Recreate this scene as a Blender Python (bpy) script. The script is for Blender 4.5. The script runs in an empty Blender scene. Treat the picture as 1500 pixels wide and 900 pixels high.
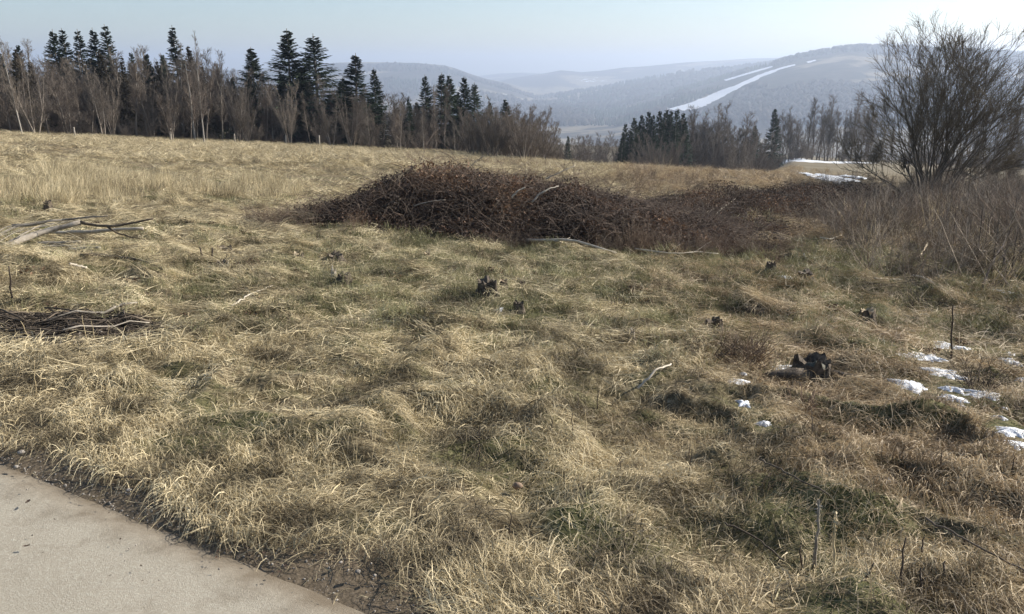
import bpy, math
import numpy as np
from mathutils import Vector
rng = np.random.default_rng(11)
SC = bpy.context.scene
COL = SC.collection
R = math.radians

# ------------------------------------------------------------------ camera, sky, sun, exposure
EYE = 1.6
F = 1155.0                       # focal length in pixels of the 1500 px wide photograph
PITCH = math.atan(350 / F)
cam_d = bpy.data.cameras.new('camera'); cam = bpy.data.objects.new('camera', cam_d); COL.objects.link(cam)
cam.location = (0, 0, EYE); cam.rotation_euler = (math.pi / 2 - PITCH, 0, 0)
cam_d.sensor_fit = 'HORIZONTAL'; cam_d.sensor_width = 36; cam_d.lens = 36 * F / 1500
cam_d.clip_start = 0.05; cam_d.clip_end = 40000
SC.camera = cam
SUN_AZ, SUN_EL = 68, 29
w = bpy.data.worlds.new('World'); SC.world = w; w.use_nodes = True
nt = w.node_tree; bg = nt.nodes['Background']
sky = nt.nodes.new('ShaderNodeTexSky'); sky.sky_type = 'NISHITA'; sky.sun_disc = False
sky.sun_elevation = R(SUN_EL); sky.sun_rotation = R(SUN_AZ)
sky.air_density = 1.0; sky.dust_density = 1.0; sky.ozone_density = 1.9; sky.altitude = 400
nt.links.new(sky.outputs[0], bg.inputs[0]); bg.inputs[1].default_value = 0.082
sun_d = bpy.data.lights.new('sun', 'SUN'); sun_d.energy = 5.0; sun_d.angle = R(0.6); sun_d.color = (1.0, 0.945, 0.86)
sun = bpy.data.objects.new('sun', sun_d); COL.objects.link(sun)
sdir = Vector((math.sin(R(SUN_AZ)) * math.cos(R(SUN_EL)), math.cos(R(SUN_AZ)) * math.cos(R(SUN_EL)), math.sin(R(SUN_EL))))
sun.rotation_euler = sdir.to_track_quat('Z', 'Y').to_euler()
vs = SC.view_settings; vs.view_transform = 'Standard'; vs.look = 'None'; vs.exposure = 0.84; vs.gamma = 1; vs.use_curve_mapping = False
cy = SC.cycles; cy.use_denoising = True; cy.max_bounces = 5; cy.diffuse_bounces = 2; cy.glossy_bounces = 1
cy.transmission_bounces = 2; cy.volume_bounces = 0; cy.use_light_tree = False; cy.transparent_max_bounces = 4
cy.caustics_reflective = False; cy.caustics_refractive = False
SC.render.use_motion_blur = False

# ------------------------------------------------------------------ helpers
def smooth(a, b, x):
    t = np.clip((x - a) / (b - a), 0, 1); return t * t * (3 - 2 * t)
def _hash(ix, iy, seed):
    h = (ix.astype(np.int64) * 374761393 + iy.astype(np.int64) * 668265263 + seed * 974634777) & 0xFFFFFFFF
    h = ((h ^ (h >> 13)) * 1274126177) & 0xFFFFFFFF
    return ((h ^ (h >> 16)) & 0xFFFF) / 65535.0
def noise(x, y, seed=0):                                  # value noise 0..1
    x = np.asarray(x, float); y = np.asarray(y, float)
    ix = np.floor(x); iy = np.floor(y); fx = x - ix; fy = y - iy
    fx = fx * fx * (3 - 2 * fx); fy = fy * fy * (3 - 2 * fy)
    a = _hash(ix, iy, seed); b = _hash(ix + 1, iy, seed); c = _hash(ix, iy + 1, seed); d = _hash(ix + 1, iy + 1, seed)
    return (a * (1 - fx) + b * fx) * (1 - fy) + (c * (1 - fx) + d * fx) * fy
def fbm(x, y, seed=0, o=4):
    s = 0; a = .5; n = 0
    for i in range(o):
        s = s + a * noise(x * 2 ** i + 13.7 * i, y * 2 ** i - 7.1 * i, seed + i); n += a; a *= .5
    return s / n

def mesh_np(name, V, Fc, smooth_sh=False, attrs=None):
    V = np.ascontiguousarray(V, np.float32).reshape(-1, 3)
    fl = Fc if isinstance(Fc, (list, tuple)) else [Fc]
    fl = [np.asarray(f, np.int32) for f in fl if len(f)]
    me = bpy.data.meshes.new(name)
    loops = np.concatenate([f.ravel() for f in fl]); tot = np.concatenate([np.full(len(f), f.shape[1], np.int32) for f in fl])
    st = np.concatenate([[0], np.cumsum(tot)[:-1]]).astype(np.int32)
    me.vertices.add(len(V)); me.vertices.foreach_set('co', V.ravel())
    me.loops.add(len(loops)); me.loops.foreach_set('vertex_index', loops)
    me.polygons.add(len(tot)); me.polygons.foreach_set('loop_start', st); me.polygons.foreach_set('loop_total', tot)
    if smooth_sh: me.polygons.foreach_set('use_smooth', np.ones(len(tot), bool))
    for k, v in (attrs or {}).items():
        at_ = me.attributes.new(k, 'FLOAT', 'POINT'); at_.data.foreach_set('value', np.ascontiguousarray(v, np.float32))
    me.update(calc_edges=True)
    return me
def obj(name, me, mat=None, parent=None, link=True):
    o = bpy.data.objects.new(name, me)
    if me is not None and mat is not None and len(me.materials) == 0: me.materials.append(mat)
    if link: COL.objects.link(o)
    if parent is not None: o.parent = parent
    return o
def tag(o, label=None, cat=None, group=None, kind=None):
    if label: o['label'] = label
    if cat: o['category'] = cat
    if group: o['group'] = group
    if kind: o['kind'] = kind
    return o
def thing(name, label, cat, loc=(0, 0, 0), rz=0, group=None, scale=1):
    o = obj(name, None); o.location = loc; o.rotation_euler = (0, 0, rz)
    o.scale = scale if hasattr(scale, '__len__') else (scale,) * 3
    return tag(o, label, cat, group)

def norm(v): return v / np.maximum(np.linalg.norm(v, axis=-1, keepdims=True), 1e-9)
def frames(P):
    T = np.empty_like(P); T[:, 1:-1] = P[:, 2:] - P[:, :-2]; T[:, 0] = P[:, 1] - P[:, 0]; T[:, -1] = P[:, -1] - P[:, -2]
    T = norm(T); ref = np.zeros_like(T); ref[..., 0] = .31; ref[..., 1] = .95; ref[..., 2] = .05
    N1 = norm(np.cross(T, ref)); N2 = np.cross(T, N1); return T, N1, N2
def tubes(P, Rr, k=3, cap=False):
    m, n, _ = P.shape; T, N1, N2 = frames(P)
    a = np.arange(k) * 2 * math.pi / k
    V = P[:, :, None] + Rr[:, :, None, None] * (np.cos(a)[:, None] * N1[:, :, None] + np.sin(a)[:, None] * N2[:, :, None])
    idx = np.arange(m * n * k).reshape(m, n, k); b = np.roll(idx, -1, 2)
    Q = np.stack([idx[:, :-1], b[:, :-1], b[:, 1:], idx[:, 1:]], -1).reshape(-1, 4)
    out = [Q]
    if cap: out = [Q, ] + [idx[:, 0, ::-1].reshape(-1, k), idx[:, -1].reshape(-1, k)]
    return V.reshape(-1, 3), out
def ribbons(P, W, S=None):
    m, n, _ = P.shape; T, N1, N2 = frames(P)
    if S is None:
        a = rng.uniform(0, 6.283, (m, 1, 1)); S = np.cos(a) * N1 + np.sin(a) * N2
    else: S = norm(np.cross(T, np.broadcast_to(S, T.shape)))
    V = np.stack([P - S * W[:, :, None] / 2, P + S * W[:, :, None] / 2], 2)
    idx = np.arange(m * n * 2).reshape(m, n, 2)
    Q = np.stack([idx[:, :-1, 0], idx[:, :-1, 1], idx[:, 1:, 1], idx[:, 1:, 0]], -1).reshape(-1, 4)
    return V.reshape(-1, 3), Q
def join(parts):
    Vs, Fs, o = [], {}, 0
    for V, Fc in parts:
        for f in (Fc if isinstance(Fc, (list, tuple)) else [Fc]):
            if len(f): Fs.setdefault(f.shape[1], []).append(np.asarray(f) + o)
        Vs.append(V); o += len(V)
    return np.concatenate(Vs), [np.concatenate(v) for v in Fs.values()]
def grow(p0, d0, L, n, up=0., jit=.1, grav=None):
    """paths of n points from p0 along d0 with length L, bending towards +z by up"""
    m = len(p0); P = np.empty((m, n, 3)); P[:, 0] = p0; d = norm(d0.copy()); st = (np.broadcast_to(L, (m,)) / (n - 1))[:, None]
    for i in range(1, n):
        d = d + rng.normal(0, jit, (m, 3)); d[:, 2] += up if np.isscalar(up) else up[:, i]
        d = norm(d); P[:, i] = P[:, i - 1] + d * st
    return P
def spawn(P, Rr, cnt, t0, t1, ang, lenf, n, up, jit, rf=.6, taper=.25, flat=0):
    """child paths from parent paths; lenf(t, parentLength)->length"""
    m, k, _ = P.shape; pi = np.repeat(np.arange(m), cnt); M = len(pi)
    t = rng.uniform(t0, t1, M); f = t * (k - 1); i = np.minimum(f.astype(int), k - 2); fr = (f - i)[:, None]
    p = P[pi, i] * (1 - fr) + P[pi, i + 1] * fr
    T, N1, N2 = frames(P); T_ = T[pi, i]; ph = rng.uniform(0, 6.283, (M, 1)); a = rng.normal(ang, ang * .22, (M, 1))
    d = np.cos(a) * T_ + np.sin(a) * (np.cos(ph) * N1[pi, i] + np.sin(ph) * N2[pi, i])
    r = (Rr[pi, i] * (1 - fr[:, 0]) + Rr[pi, i + 1] * fr[:, 0]) * rf
    plen = np.linalg.norm(np.diff(P, axis=1), axis=2).sum(1)[pi]
    L = lenf(t, plen) * rng.uniform(.65, 1.25, M)
    C = grow(p, d, L, n, up, jit)
    RC = r[:, None] * np.linspace(1, taper, n)[None]
    return C, RC

# ------------------------------------------------------------------ materials
def node_mat(name, build, rough=.8, spec=.2):
    m = bpy.data.materials.new(name); m.use_nodes = True
    t = m.node_tree; b = t.nodes['Principled BSDF']
    b.inputs['Roughness'].default_value = rough; b.inputs['Specular IOR Level'].default_value = spec
    build(t, b); return m
def N(t, typ, **kw):
    n = t.nodes.new(typ)
    for k, v in kw.items():
        if isinstance(k, str) and hasattr(n, k): setattr(n, k, v)
    return n
def inp(t, sock, v):
    if isinstance(v, bpy.types.NodeSocket): t.links.new(v, sock)
    else: sock.default_value = v
def nz(t, scale, detail=4, rough=.6, vec=None, dist=0.):
    n = N(t, 'ShaderNodeTexNoise'); n.inputs['Scale'].default_value = scale; n.inputs['Detail'].default_value = detail
    n.inputs['Roughness'].default_value = rough; n.inputs['Distortion'].default_value = dist
    if vec is None: vec = N(t, 'ShaderNodeNewGeometry').outputs['Position']
    t.links.new(vec, n.inputs['Vector']); return n.outputs['Fac']
def ramp(t, fac, stops, interp='LINEAR'):
    r = N(t, 'ShaderNodeValToRGB'); r.color_ramp.interpolation = interp
    e = r.color_ramp.elements
    while len(e) < len(stops): e.new(.5)
    for el, (p, c) in zip(e, stops):
        el.position = p; el.color = (*c, 1) if hasattr(c, '__len__') else (c, c, c, 1)
    inp(t, r.inputs[0], fac); return r.outputs[0]
def mix(t, fac, a, b, mode='MIX'):
    n = N(t, 'ShaderNodeMix'); n.data_type = 'RGBA'; n.blend_type = mode
    inp(t, n.inputs[0], fac)
    for s, v in ((n.inputs[6], a), (n.inputs[7], b)):
        if isinstance(v, tuple): v = (*v, 1) if len(v) == 3 else v
        inp(t, s, v)
    return n.outputs[2]
def mth(t, op, a, b=None, c=None):
    n = N(t, 'ShaderNodeMath'); n.operation = op
    inp(t, n.inputs[0], a)
    if b is not None: inp(t, n.inputs[1], b)
    if c is not None: inp(t, n.inputs[2], c)
    return n.outputs[0]
def rng_map(t, v, a, b, c=0., d=1.):
    n = N(t, 'ShaderNodeMapRange'); n.interpolation_type = 'SMOOTHSTEP'
    for i, x in enumerate((v, a, b, c, d)): inp(t, n.inputs[i], x)
    return n.outputs[0]
def attr(t, name): 
    n = N(t, 'ShaderNodeAttribute'); n.attribute_name = name; return n.outputs['Fac']
def bump(t, b, h, strength=.5, dist=.01):
    n = N(t, 'ShaderNodeBump'); n.inputs['Strength'].default_value = strength; n.inputs['Distance'].default_value = dist
    inp(t, n.inputs['Height'], h); t.links.new(n.outputs[0], b.inputs['Normal'])
def pos(t):
    s = N(t, 'ShaderNodeSeparateXYZ'); t.links.new(N(t, 'ShaderNodeNewGeometry').outputs['Position'], s.inputs[0]); return s.outputs
def translucent(t, b, col, fac):
    tr = N(t, 'ShaderNodeBsdfTranslucent'); inp(t, tr.inputs[0], col); ms = N(t, 'ShaderNodeMixShader'); ms.inputs[0].default_value = fac
    out = t.nodes['Material Output']; t.links.new(b.outputs[0], ms.inputs[1]); t.links.new(tr.outputs[0], ms.inputs[2]); t.links.new(ms.outputs[0], out.inputs[0])

def simple(name, c1, c2, scale, rough=.85, bmp=0., bd=.01, spec=.2, ob=True):
    def bld(t, b):
        v = N(t, 'ShaderNodeTexCoord').outputs['Object'] if ob else None
        f = nz(t, scale, 5, .65, v); rnd = N(t, 'ShaderNodeObjectInfo').outputs['Random']
        c = ramp(t, f, [(.3, c1), (.7, c2)])
        k = rng_map(t, rnd, 0., 1., .8, 1.2)
        hs = N(t, 'ShaderNodeHueSaturation'); t.links.new(k, hs.inputs['Value']); t.links.new(c, hs.inputs['Color'])
        t.links.new(hs.outputs[0], b.inputs['Base Color'])
        if bmp: bump(t, b, f, bmp, bd)
    return node_mat(name, bld, rough, spec)

def grass_mat(name, greenish=0.):
    def bld(t, b):
        tint = attr(t, 'tint'); gr = attr(t, 'green'); rnd = N(t, 'ShaderNodeObjectInfo').outputs['Random']
        P = pos(t)
        patch = nz(t, .9, 4, .6); fine = nz(t, 5., 3, .6)
        v = mth(t, 'ADD', mth(t, 'MULTIPLY', tint, .55), mth(t, 'ADD', mth(t, 'MULTIPLY', rnd, .16), mth(t, 'ADD', mth(t, 'MULTIPLY', rng_map(t, patch, .3, .7), .20), mth(t, 'MULTIPLY', rng_map(t, nz(t, 3.2, 3, .6), .34, .62, -.26, .26), 1.))))
        straw = ramp(t, v, [(.05, (.095, .075, .046)), (.32, (.29, .235, .14)), (.62, (.62, .51, .31)), (1., (.82, .715, .485))])
        tawny = ramp(t, v, [(.05, (.12, .078, .042)), (.4, (.35, .245, .14)), (1., (.64, .50, .32))])
        # tawny matted grass grows down the right hand side
        tz = mth(t, 'ADD', mth(t, 'SUBTRACT', P[0], mth(t, 'MULTIPLY', P[1], .12)), mth(t, 'MULTIPLY', mth(t, 'SUBTRACT', nz(t, .7, 4), .5), 3.5))
        c = mix(t, rng_map(t, tz, -.3, 1.6, 0., .75), straw, tawny)
        grn = ramp(t, v, [(.1, (.060, .066, .026)), (.5, (.16, .165, .07)), (1., (.36, .34, .17))])
        gf = rng_map(t, mth(t, 'ADD', gr, mth(t, 'MULTIPLY', mth(t, 'SUBTRACT', nz(t, .45, 4, .6), .5), 1.3)), .29, .72, 0., .85)
        c = mix(t, gf, c, grn)
        t.links.new(c, b.inputs['Base Color']); translucent(t, b, c, .2)
    return node_mat(name, bld, .6, .25)

M = {}
M['grass'] = grass_mat('dry_grass_blades')
def b_ground(t, b):
    P = pos(t)
    f1 = nz(t, 1.1, 5, .65); f2 = nz(t, 14., 5, .7); f3 = nz(t, 90., 3, .6)
    f4 = nz(t, 55., 4, .75, None, 1.2)
    thatch = ramp(t, mth(t, 'ADD', mth(t, 'MULTIPLY', f2, .5), mth(t, 'MULTIPLY', f4, .5)), [(.36, (.040, .030, .018)), (.5, (.12, .092, .052)), (.62, (.33, .27, .17))])
    mossy = ramp(t, mth(t, 'ADD', mth(t, 'MULTIPLY', f2, .4), mth(t, 'MULTIPLY', f4, .6)), [(.36, (.030, .032, .015)), (.5, (.085, .085, .036)), (.64, (.22, .20, .10))])
    c = mix(t, rng_map(t, f1, .42, .62), thatch, mossy)
    far = ramp(t, nz(t, .6, 6, .75), [(.3, (.075, .055, .034)), (.5, (.15, .115, .066)), (.7, (.28, .22, .13))])
    c = mix(t, rng_map(t, P[1], 14., 40.), c, far)
    c = mix(t, rng_map(t, P[1], 48., 75.), c, ramp(t, nz(t, .05, 5, .7), [(.3, (.13, .105, .065)), (.7, (.21, .175, .115))]))
    soil = ramp(t, f3, [(.3, (.075, .058, .038)), (.7, (.20, .155, .105))])
    s = mth(t, 'SUBTRACT', mth(t, 'ADD', mth(t, 'MULTIPLY', P[0], .486), mth(t, 'MULTIPLY', P[1], .874)), 1.62)
    s = mth(t, 'ADD', s, mth(t, 'MULTIPLY', mth(t, 'SUBTRACT', nz(t, 3., 4), .5), .5))
    c = mix(t, rng_map(t, s, .12, .5, 1., 0.), c, soil)
    t.links.new(c, b.inputs['Base Color']); bump(t, b, mth(t, 'ADD', f2, mth(t, 'MULTIPLY', f3, .3)), .35, .02)
M['ground'] = node_mat('thatch_and_soil', b_ground, .95, .1)
def b_road(t, b):
    f1 = nz(t, 1.3, 5, .6); f2 = nz(t, 105., 4, .8); f3 = nz(t, 420., 2, .6); f4 = nz(t, 6., 6, .75)
    c = ramp(t, f1, [(.25, (.30, .262, .20)), (.75, (.39, .345, .268))])
    c = mix(t, rng_map(t, f2, .40, .75), c, (.46, .42, .335))
    c = mix(t, rng_map(t, nz(t, 240., 3, .7), .58, .68, 0., .6), c, (.17, .145, .115))
    c = mix(t, rng_map(t, f4, .5, .7, 0., .45), c, (.235, .20, .148))
    P = pos(t)
    s = mth(t, 'SUBTRACT', mth(t, 'ADD', mth(t, 'MULTIPLY', P[0], .486), mth(t, 'MULTIPLY', P[1], .874)), 1.62)
    s = mth(t, 'ADD', s, mth(t, 'MULTIPLY', mth(t, 'SUBTRACT', nz(t, 6., 5, .7), .5), .3))
    c = mix(t, rng_map(t, s, -.24, .03, 0., .9), c, (.15, .118, .082))
    t.links.new(c, b.inputs['Base Color']); bump(t, b, mth(t, 'ADD', f2, mth(t, 'MULTIPLY', f3, .6)), .55, .006)
M['road'] = node_mat('dusty_road', b_road, .95, .1)
def b_hill(t, b):
    v = N(t, 'ShaderNodeNewGeometry').outputs['Position']
    f1 = nz(t, .0022, 6, .62, v); f2 = nz(t, .02, 5, .7, v); f3 = nz(t, .0011, 4, .55, v)
    wood = ramp(t, f2, [(.3, (.030, .030, .022)), (.7, (.085, .072, .055))])
    field = ramp(t, f2, [(.3, (.17, .14, .09)), (.7, (.30, .25, .17))])
    z = pos(t)[2]
    low = rng_map(t, z, -140., -60., .10, 0.)
    c = mix(t, rng_map(t, mth(t, 'ADD', f1, low), .54, .60), wood, field)
    sn = mth(t, 'MULTIPLY', rng_map(t, mth(t, 'ADD', f1, low), .64, .66), rng_map(t, f3, .56, .60))
    c = mix(t, mth(t, 'MULTIPLY', sn, rng_map(t, f2, .5, .56)), c, (.75, .77, .8))
    t.links.new(c, b.inputs['Base Color'])
M['hill'] = node_mat('wooded_hills', b_hill, 1., .0)
M['snow'] = node_mat('old_snow', lambda t, b: (t.links.new(ramp(t, nz(t, 18., 5, .7), [(.3, (.56, .57, .58)), (.62, (.80, .81, .83))]), b.inputs['Base Color']), bump(t, b, nz(t, 22., 4, .6), .7, .03)), .6, .3)
def b_bark(c1, c2, sc=9, c3=None):
    def bld(t, b):
        f = nz(t, sc, 4, .65, N(t, 'ShaderNodeTexCoord').outputs['Object']); rnd = N(t, 'ShaderNodeObjectInfo').outputs['Random']
        c = ramp(t, mth(t, 'ADD', mth(t, 'MULTIPLY', f, .6), mth(t, 'MULTIPLY', rnd, .4)), [(.2, c1), (.75, c2)])
        if c3: c = mix(t, rng_map(t, mth(t, 'FRACT', mth(t, 'MULTIPLY', rnd, 7.3)), .45, 1., 0., .7), c, c3)
        t.links.new(c, b.inputs['Base Color'])
    return bld
M['bark'] = node_mat('grey_brown_bark', b_bark((.12, .10, .082), (.28, .24, .195)), .9, .1)
M['twig'] = node_mat('brown_twigs', b_bark((.105, .088, .072), (.22, .185, .15), 2, (.15, .118, .095)), .9, .1)
M['palebark'] = node_mat('pale_bark', b_bark((.17, .15, .125), (.34, .31, .265)), .85, .15)
M['willow'] = node_mat('willow_bark', b_bark((.075, .064, .052), (.18, .152, .12)), .9, .1)
M['willowtwig'] = node_mat('willow_twigs', b_bark((.085, .068, .048), (.20, .162, .11), 3), .85, .15)
M['spruce'] = node_mat('spruce_needles', b_bark((.014, .026, .014), (.050, .070, .034), 1.5), .75, .2)
M['spruceb'] = node_mat('brownish_spruce', b_bark((.050, .042, .024), (.095, .075, .042), 1.5), .85, .15)
M['cane'] = node_mat('bramble_canes', b_bark((.055, .043, .034), (.40, .325, .24), 3), .8, .2)
def b_leaf(t, b):
    tint = attr(t, 'tint'); f = nz(t, 1.6, 4, .6)
    v = mth(t, 'ADD', mth(t, 'MULTIPLY', tint, .7), mth(t, 'MULTIPLY', f, .5))
    c = ramp(t, v, [(.15, (.018, .014, .012)), (.45, (.070, .047, .034)), (.7, (.19, .108, .062)), (1., (.38, .26, .165))])
    t.links.new(c, b.inputs['Base Color']); translucent(t, b, c, .2)
M['leaf'] = node_mat('dead_leaves', b_leaf, .7, .25)
M['heapcane'] = node_mat('dark_bramble_canes', b_bark((.06, .044, .034), (.26, .19, .14), 3), .8, .2)
M['redtwig'] = node_mat('red_brown_twigs', b_bark((.10, .068, .048), (.26, .185, .128), 4), .8, .2)
M['reed'] = node_mat('pale_reed', b_bark((.38, .29, .16), (.58, .47, .29), 4), .7, .2)
M['darkstem'] = node_mat('dark_stems', b_bark((.045, .034, .027), (.12, .092, .07), 6), .85, .15)
M['deadwood'] = simple('weathered_wood', (.16, .135, .105), (.42, .37, .30), 14, .85, .5, .006)
M['palewood'] = simple('pale_peeled_wood', (.34, .29, .22), (.62, .55, .44), 10, .8, .4, .005)
M['darkwood'] = simple('dark_wet_wood', (.045, .036, .028), (.16, .125, .09), 16, .85, .6, .008)
M['rot'] = simple('rotten_stump', (.022, .018, .015), (.19, .15, .11), 34, .9, .8, .012)
M['moss'] = simple('grey_moss', (.06, .06, .045), (.20, .19, .15), 40, .95, .8, .01)
M['cut'] = simple('sawn_wood', (.34, .25, .15), (.55, .45, .31), 30, .8, .3, .003)
M['stone'] = simple('stone', (.20, .175, .145), (.40, .36, .31), 20, .9, .5, .006)
M['post'] = simple('fence_post_wood', (.20, .175, .14), (.33, .295, .24), 12, .85)
M['grassfar'] = M['grass']

# ------------------------------------------------------------------ terrain
def pix(u, v):
    """direction per unit depth (x/y, z/y) of a pixel of the photograph"""
    up = 450. - np.asarray(v, float); du = np.asarray(u, float) - 750.
    y = F * math.cos(PITCH) + up * math.sin(PITCH); z = -F * math.sin(PITCH) + up * math.cos(PITCH)
    return du / y, z / y
RN = (.486, .874); RC = 1.62
def sdist(x, y): return RN[0] * x + RN[1] * y - RC
def hum(x, y):
    """hummocks of matted grass"""
    wx = x + .35 * (fbm(x * .9, y * .9, 31, 2) - .5); wy = y + .35 * (fbm(x * .9, y * .9, 41, 2) - .5)
    a = np.abs(fbm(wx * 1.05, wy * 1.35, 3, 3) - .5) * 2
    big = (1 - a) ** 2
    b = fbm(wx * 2.6, wy * 3.2, 9, 2) - .5
    c = fbm(wx * 5.5, wy * 6.5, 15, 2) - .5
    right = smooth(-.5, 2.2, x - .12 * y)
    return (.12 + .10 * right) * (big - .45) + .11 * b + .065 * c + .30 * (fbm(x * .22, y * .22, 17, 2) - .5)
def base_h(x, y):
    r = np.hypot(x, y); s = sdist(x, y)
    k = .35; sp = np.where(s > 8, s, np.log1p(np.exp(np.clip(s, -20, 8) / k)) * k)
    z = -.097 * sp
    t = x / np.maximum(y, 1.)
    crest = 66 - 95 * np.clip(t + .03, 0, .1) * 1.6 + 0 * t
    crest = np.interp(t, [-.05, .09, .21, .34], [66, 51, 52, 42])
    m = smooth(-.10, .04, t) * (1 - smooth(.27, .36, t)) * (y > 0)
    z = z - m * .075 * np.maximum(y - crest - 1, 0) ** 1.0 * (1 - smooth(200, 420, r)) - m * .075 * 150 * smooth(200, 420, r) * 0
    z = z + .25 * (fbm(x * .06, y * .06, 5, 2) - .5) * smooth(12, 30, r) * (s > 0)
    return z
def base_at(u, v):
    t, sl = pix(u, v); ys = np.geomspace(1.2, 60, 3000); d = (EYE + sl * ys) - base_h(t * ys, ys); y = ys[np.argmax(d < 0)]; return float(t * y), float(y)
SNOW = [(1152, 409, 28), (1178, 376, 14), (1358, 529, 50), (1388, 511, 38), (1386, 553, 52), (1330, 567, 40), (1395, 574, 26), (1394, 589, 32), (1440, 581, 50),
        (1406, 600, 16), (1480, 535, 24), (1478, 522, 20), (1494, 563, 16), (1478, 636, 46), (1464, 616, 16), (1484, 657, 34), (1470, 603, 12), (1464, 430, 24), (1497, 455, 14),
        (1240, 503, 14), (1358, 464, 11), (1080, 565, 30), (1090, 598, 20), (1118, 628, 20), (1299, 711, 14), (729, 464, 15), (806, 500, 9), (1150, 543, 30),
        (998, 488, 9), (1388, 408, 18), (1277, 536, 14), (1471, 823, 12), (1409, 516, 20), (1089, 552, 10), (1508, 585, 26), (1515, 640, 30)]
GX, GY, GS_ = 0., 1.5, .02
_gx, _gy = np.meshgrid(np.arange(600) * GS_ + GX, np.arange(600) * GS_ + GY); FLAT = np.zeros_like(_gx); SINK = np.zeros_like(_gx)
for u_, v_, w_ in SNOW:
    x_, y_ = base_at(u_, v_); a_ = w_ * y_ / F * .75 + .06
    FLAT = np.maximum(FLAT, .92 * np.clip(1.9 - 1.25 * np.hypot((_gx - x_) / a_, (_gy - y_) / (a_ * 1.2)), 0, 1))
def flat_mask(x, y):
    ix = np.round((x - GX) / GS_).astype(int); iy = np.round((y - GY) / GS_).astype(int); ok = (ix >= 0) & (ix < 600) & (iy >= 0) & (iy < 600)
    return np.where(ok, FLAT[np.clip(iy, 0, 599), np.clip(ix, 0, 599)], 0)
def ground_h(x, y):
    x = np.asarray(x, float); y = np.asarray(y, float)
    s = sdist(x, y); r = np.hypot(x, y)
    z = base_h(x, y) + hum(x, y) * (1 - flat_mask(x, y)) * smooth(.15, 1.0, s) * (1 - .5 * smooth(20, 60, r))
    z = z - .034 * (1 - smooth(-.12, .10, s)) + .02 * smooth(.05, .3, s) + .014 * (fbm(x * 9, y * 9, 73, 3) - .5) * smooth(-.5, -.2, s) * (1 - smooth(.3, .8, s))
    return z
def at(u, v, y0=1.2, y1=420.):
    t, sl = pix(u, v); ys = np.geomspace(y0, y1, 4000)
    d = (EYE + sl * ys) - ground_h(t * ys, ys)
    i = np.argmax(d < 0) if (d < 0).any() else len(ys) - 1
    y = ys[i]; x = t * y
    return np.array([x, y, float(ground_h(np.array([x]), np.array([y]))[0])])
def pt(u, v, y):
    t, sl = pix(u, v); return np.array([t * y, y, EYE + sl * y])
def gz(x, y): return float(ground_h(np.array([float(x)]), np.array([float(y)]))[0])

def polar(name, r, az, hf, mat, smooth_sh=True):
    A, Rr = np.meshgrid(az, r); X = Rr * np.sin(A); Y = Rr * np.cos(A); Z = hf(X, Y)
    n, m = X.shape; idx = np.arange(n * m).reshape(n, m); nx = np.roll(idx, -1, 1)
    Q = np.stack([idx[:-1], nx[:-1], nx[1:], idx[1:]], -1).reshape(-1, 4)[:, ::-1]
    return np.stack([X, Y, Z], -1).reshape(-1, 3), Q, idx
fine = np.radians(np.linspace(-46, 46, 300)); rest = np.radians(np.linspace(46, 314, 60)[1:-1])
az = np.concatenate([fine, rest])
r = np.concatenate([np.geomspace(.7, 1.4, 20)[:-1], np.geomspace(1.4, 9, 330)[:-1], np.geomspace(9, 24, 110)[:-1], np.geomspace(24, 440, 110)])
V, Q, idx = polar('ground', r, az, ground_h, None)
V = np.concatenate([V, [[0, 0, -.03]]]); c0 = len(V) - 1
fan = np.stack([idx[0], np.roll(idx[0], -1), np.full(len(az), c0)], -1)
tag(obj('ground', mesh_np('ground', V, [Q, fan], True), M['ground']), kind='structure')

# road: a dusty sheet along the line sdist < 0
RT = np.array([RN[1], -RN[0]])
al = np.concatenate([np.linspace(-80, -6, 60), np.linspace(-6, 6, 500)[1:], np.linspace(6, 80, 60)[1:]])
ss = np.concatenate([np.linspace(-4.3, -.5, 14), np.linspace(-.5, 0, 16)[1:]])
A, S_ = np.meshgrid(al, ss)
edge = .16 * (fbm(A * .9, A * 0, 71, 2) - .5) + .05 * (fbm(A * 14, A * 0, 72, 4) - .5)
S_ = S_ + edge * smooth(-.9, 0, S_) + .06 * smooth(-.4, 0, S_)
X = RN[0] * (S_ + RC) + RT[0] * A; Y = RN[1] * (S_ + RC) + RT[1] * A
Zr = base_h(X, Y) + .006 + .012 * (fbm(X * .8, Y * .8, 77, 3) - .5) - .042 * smooth(-.14, .09, S_)
n, m = X.shape; idx = np.arange(n * m).reshape(n, m)
Q = np.stack([idx[:-1, :-1], idx[:-1, 1:], idx[1:, 1:], idx[1:, :-1]], -1).reshape(-1, 4)
tag(obj('road', mesh_np('road', np.stack([X, Y, Zr], -1), Q, True), M['road']), kind='structure')

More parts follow.
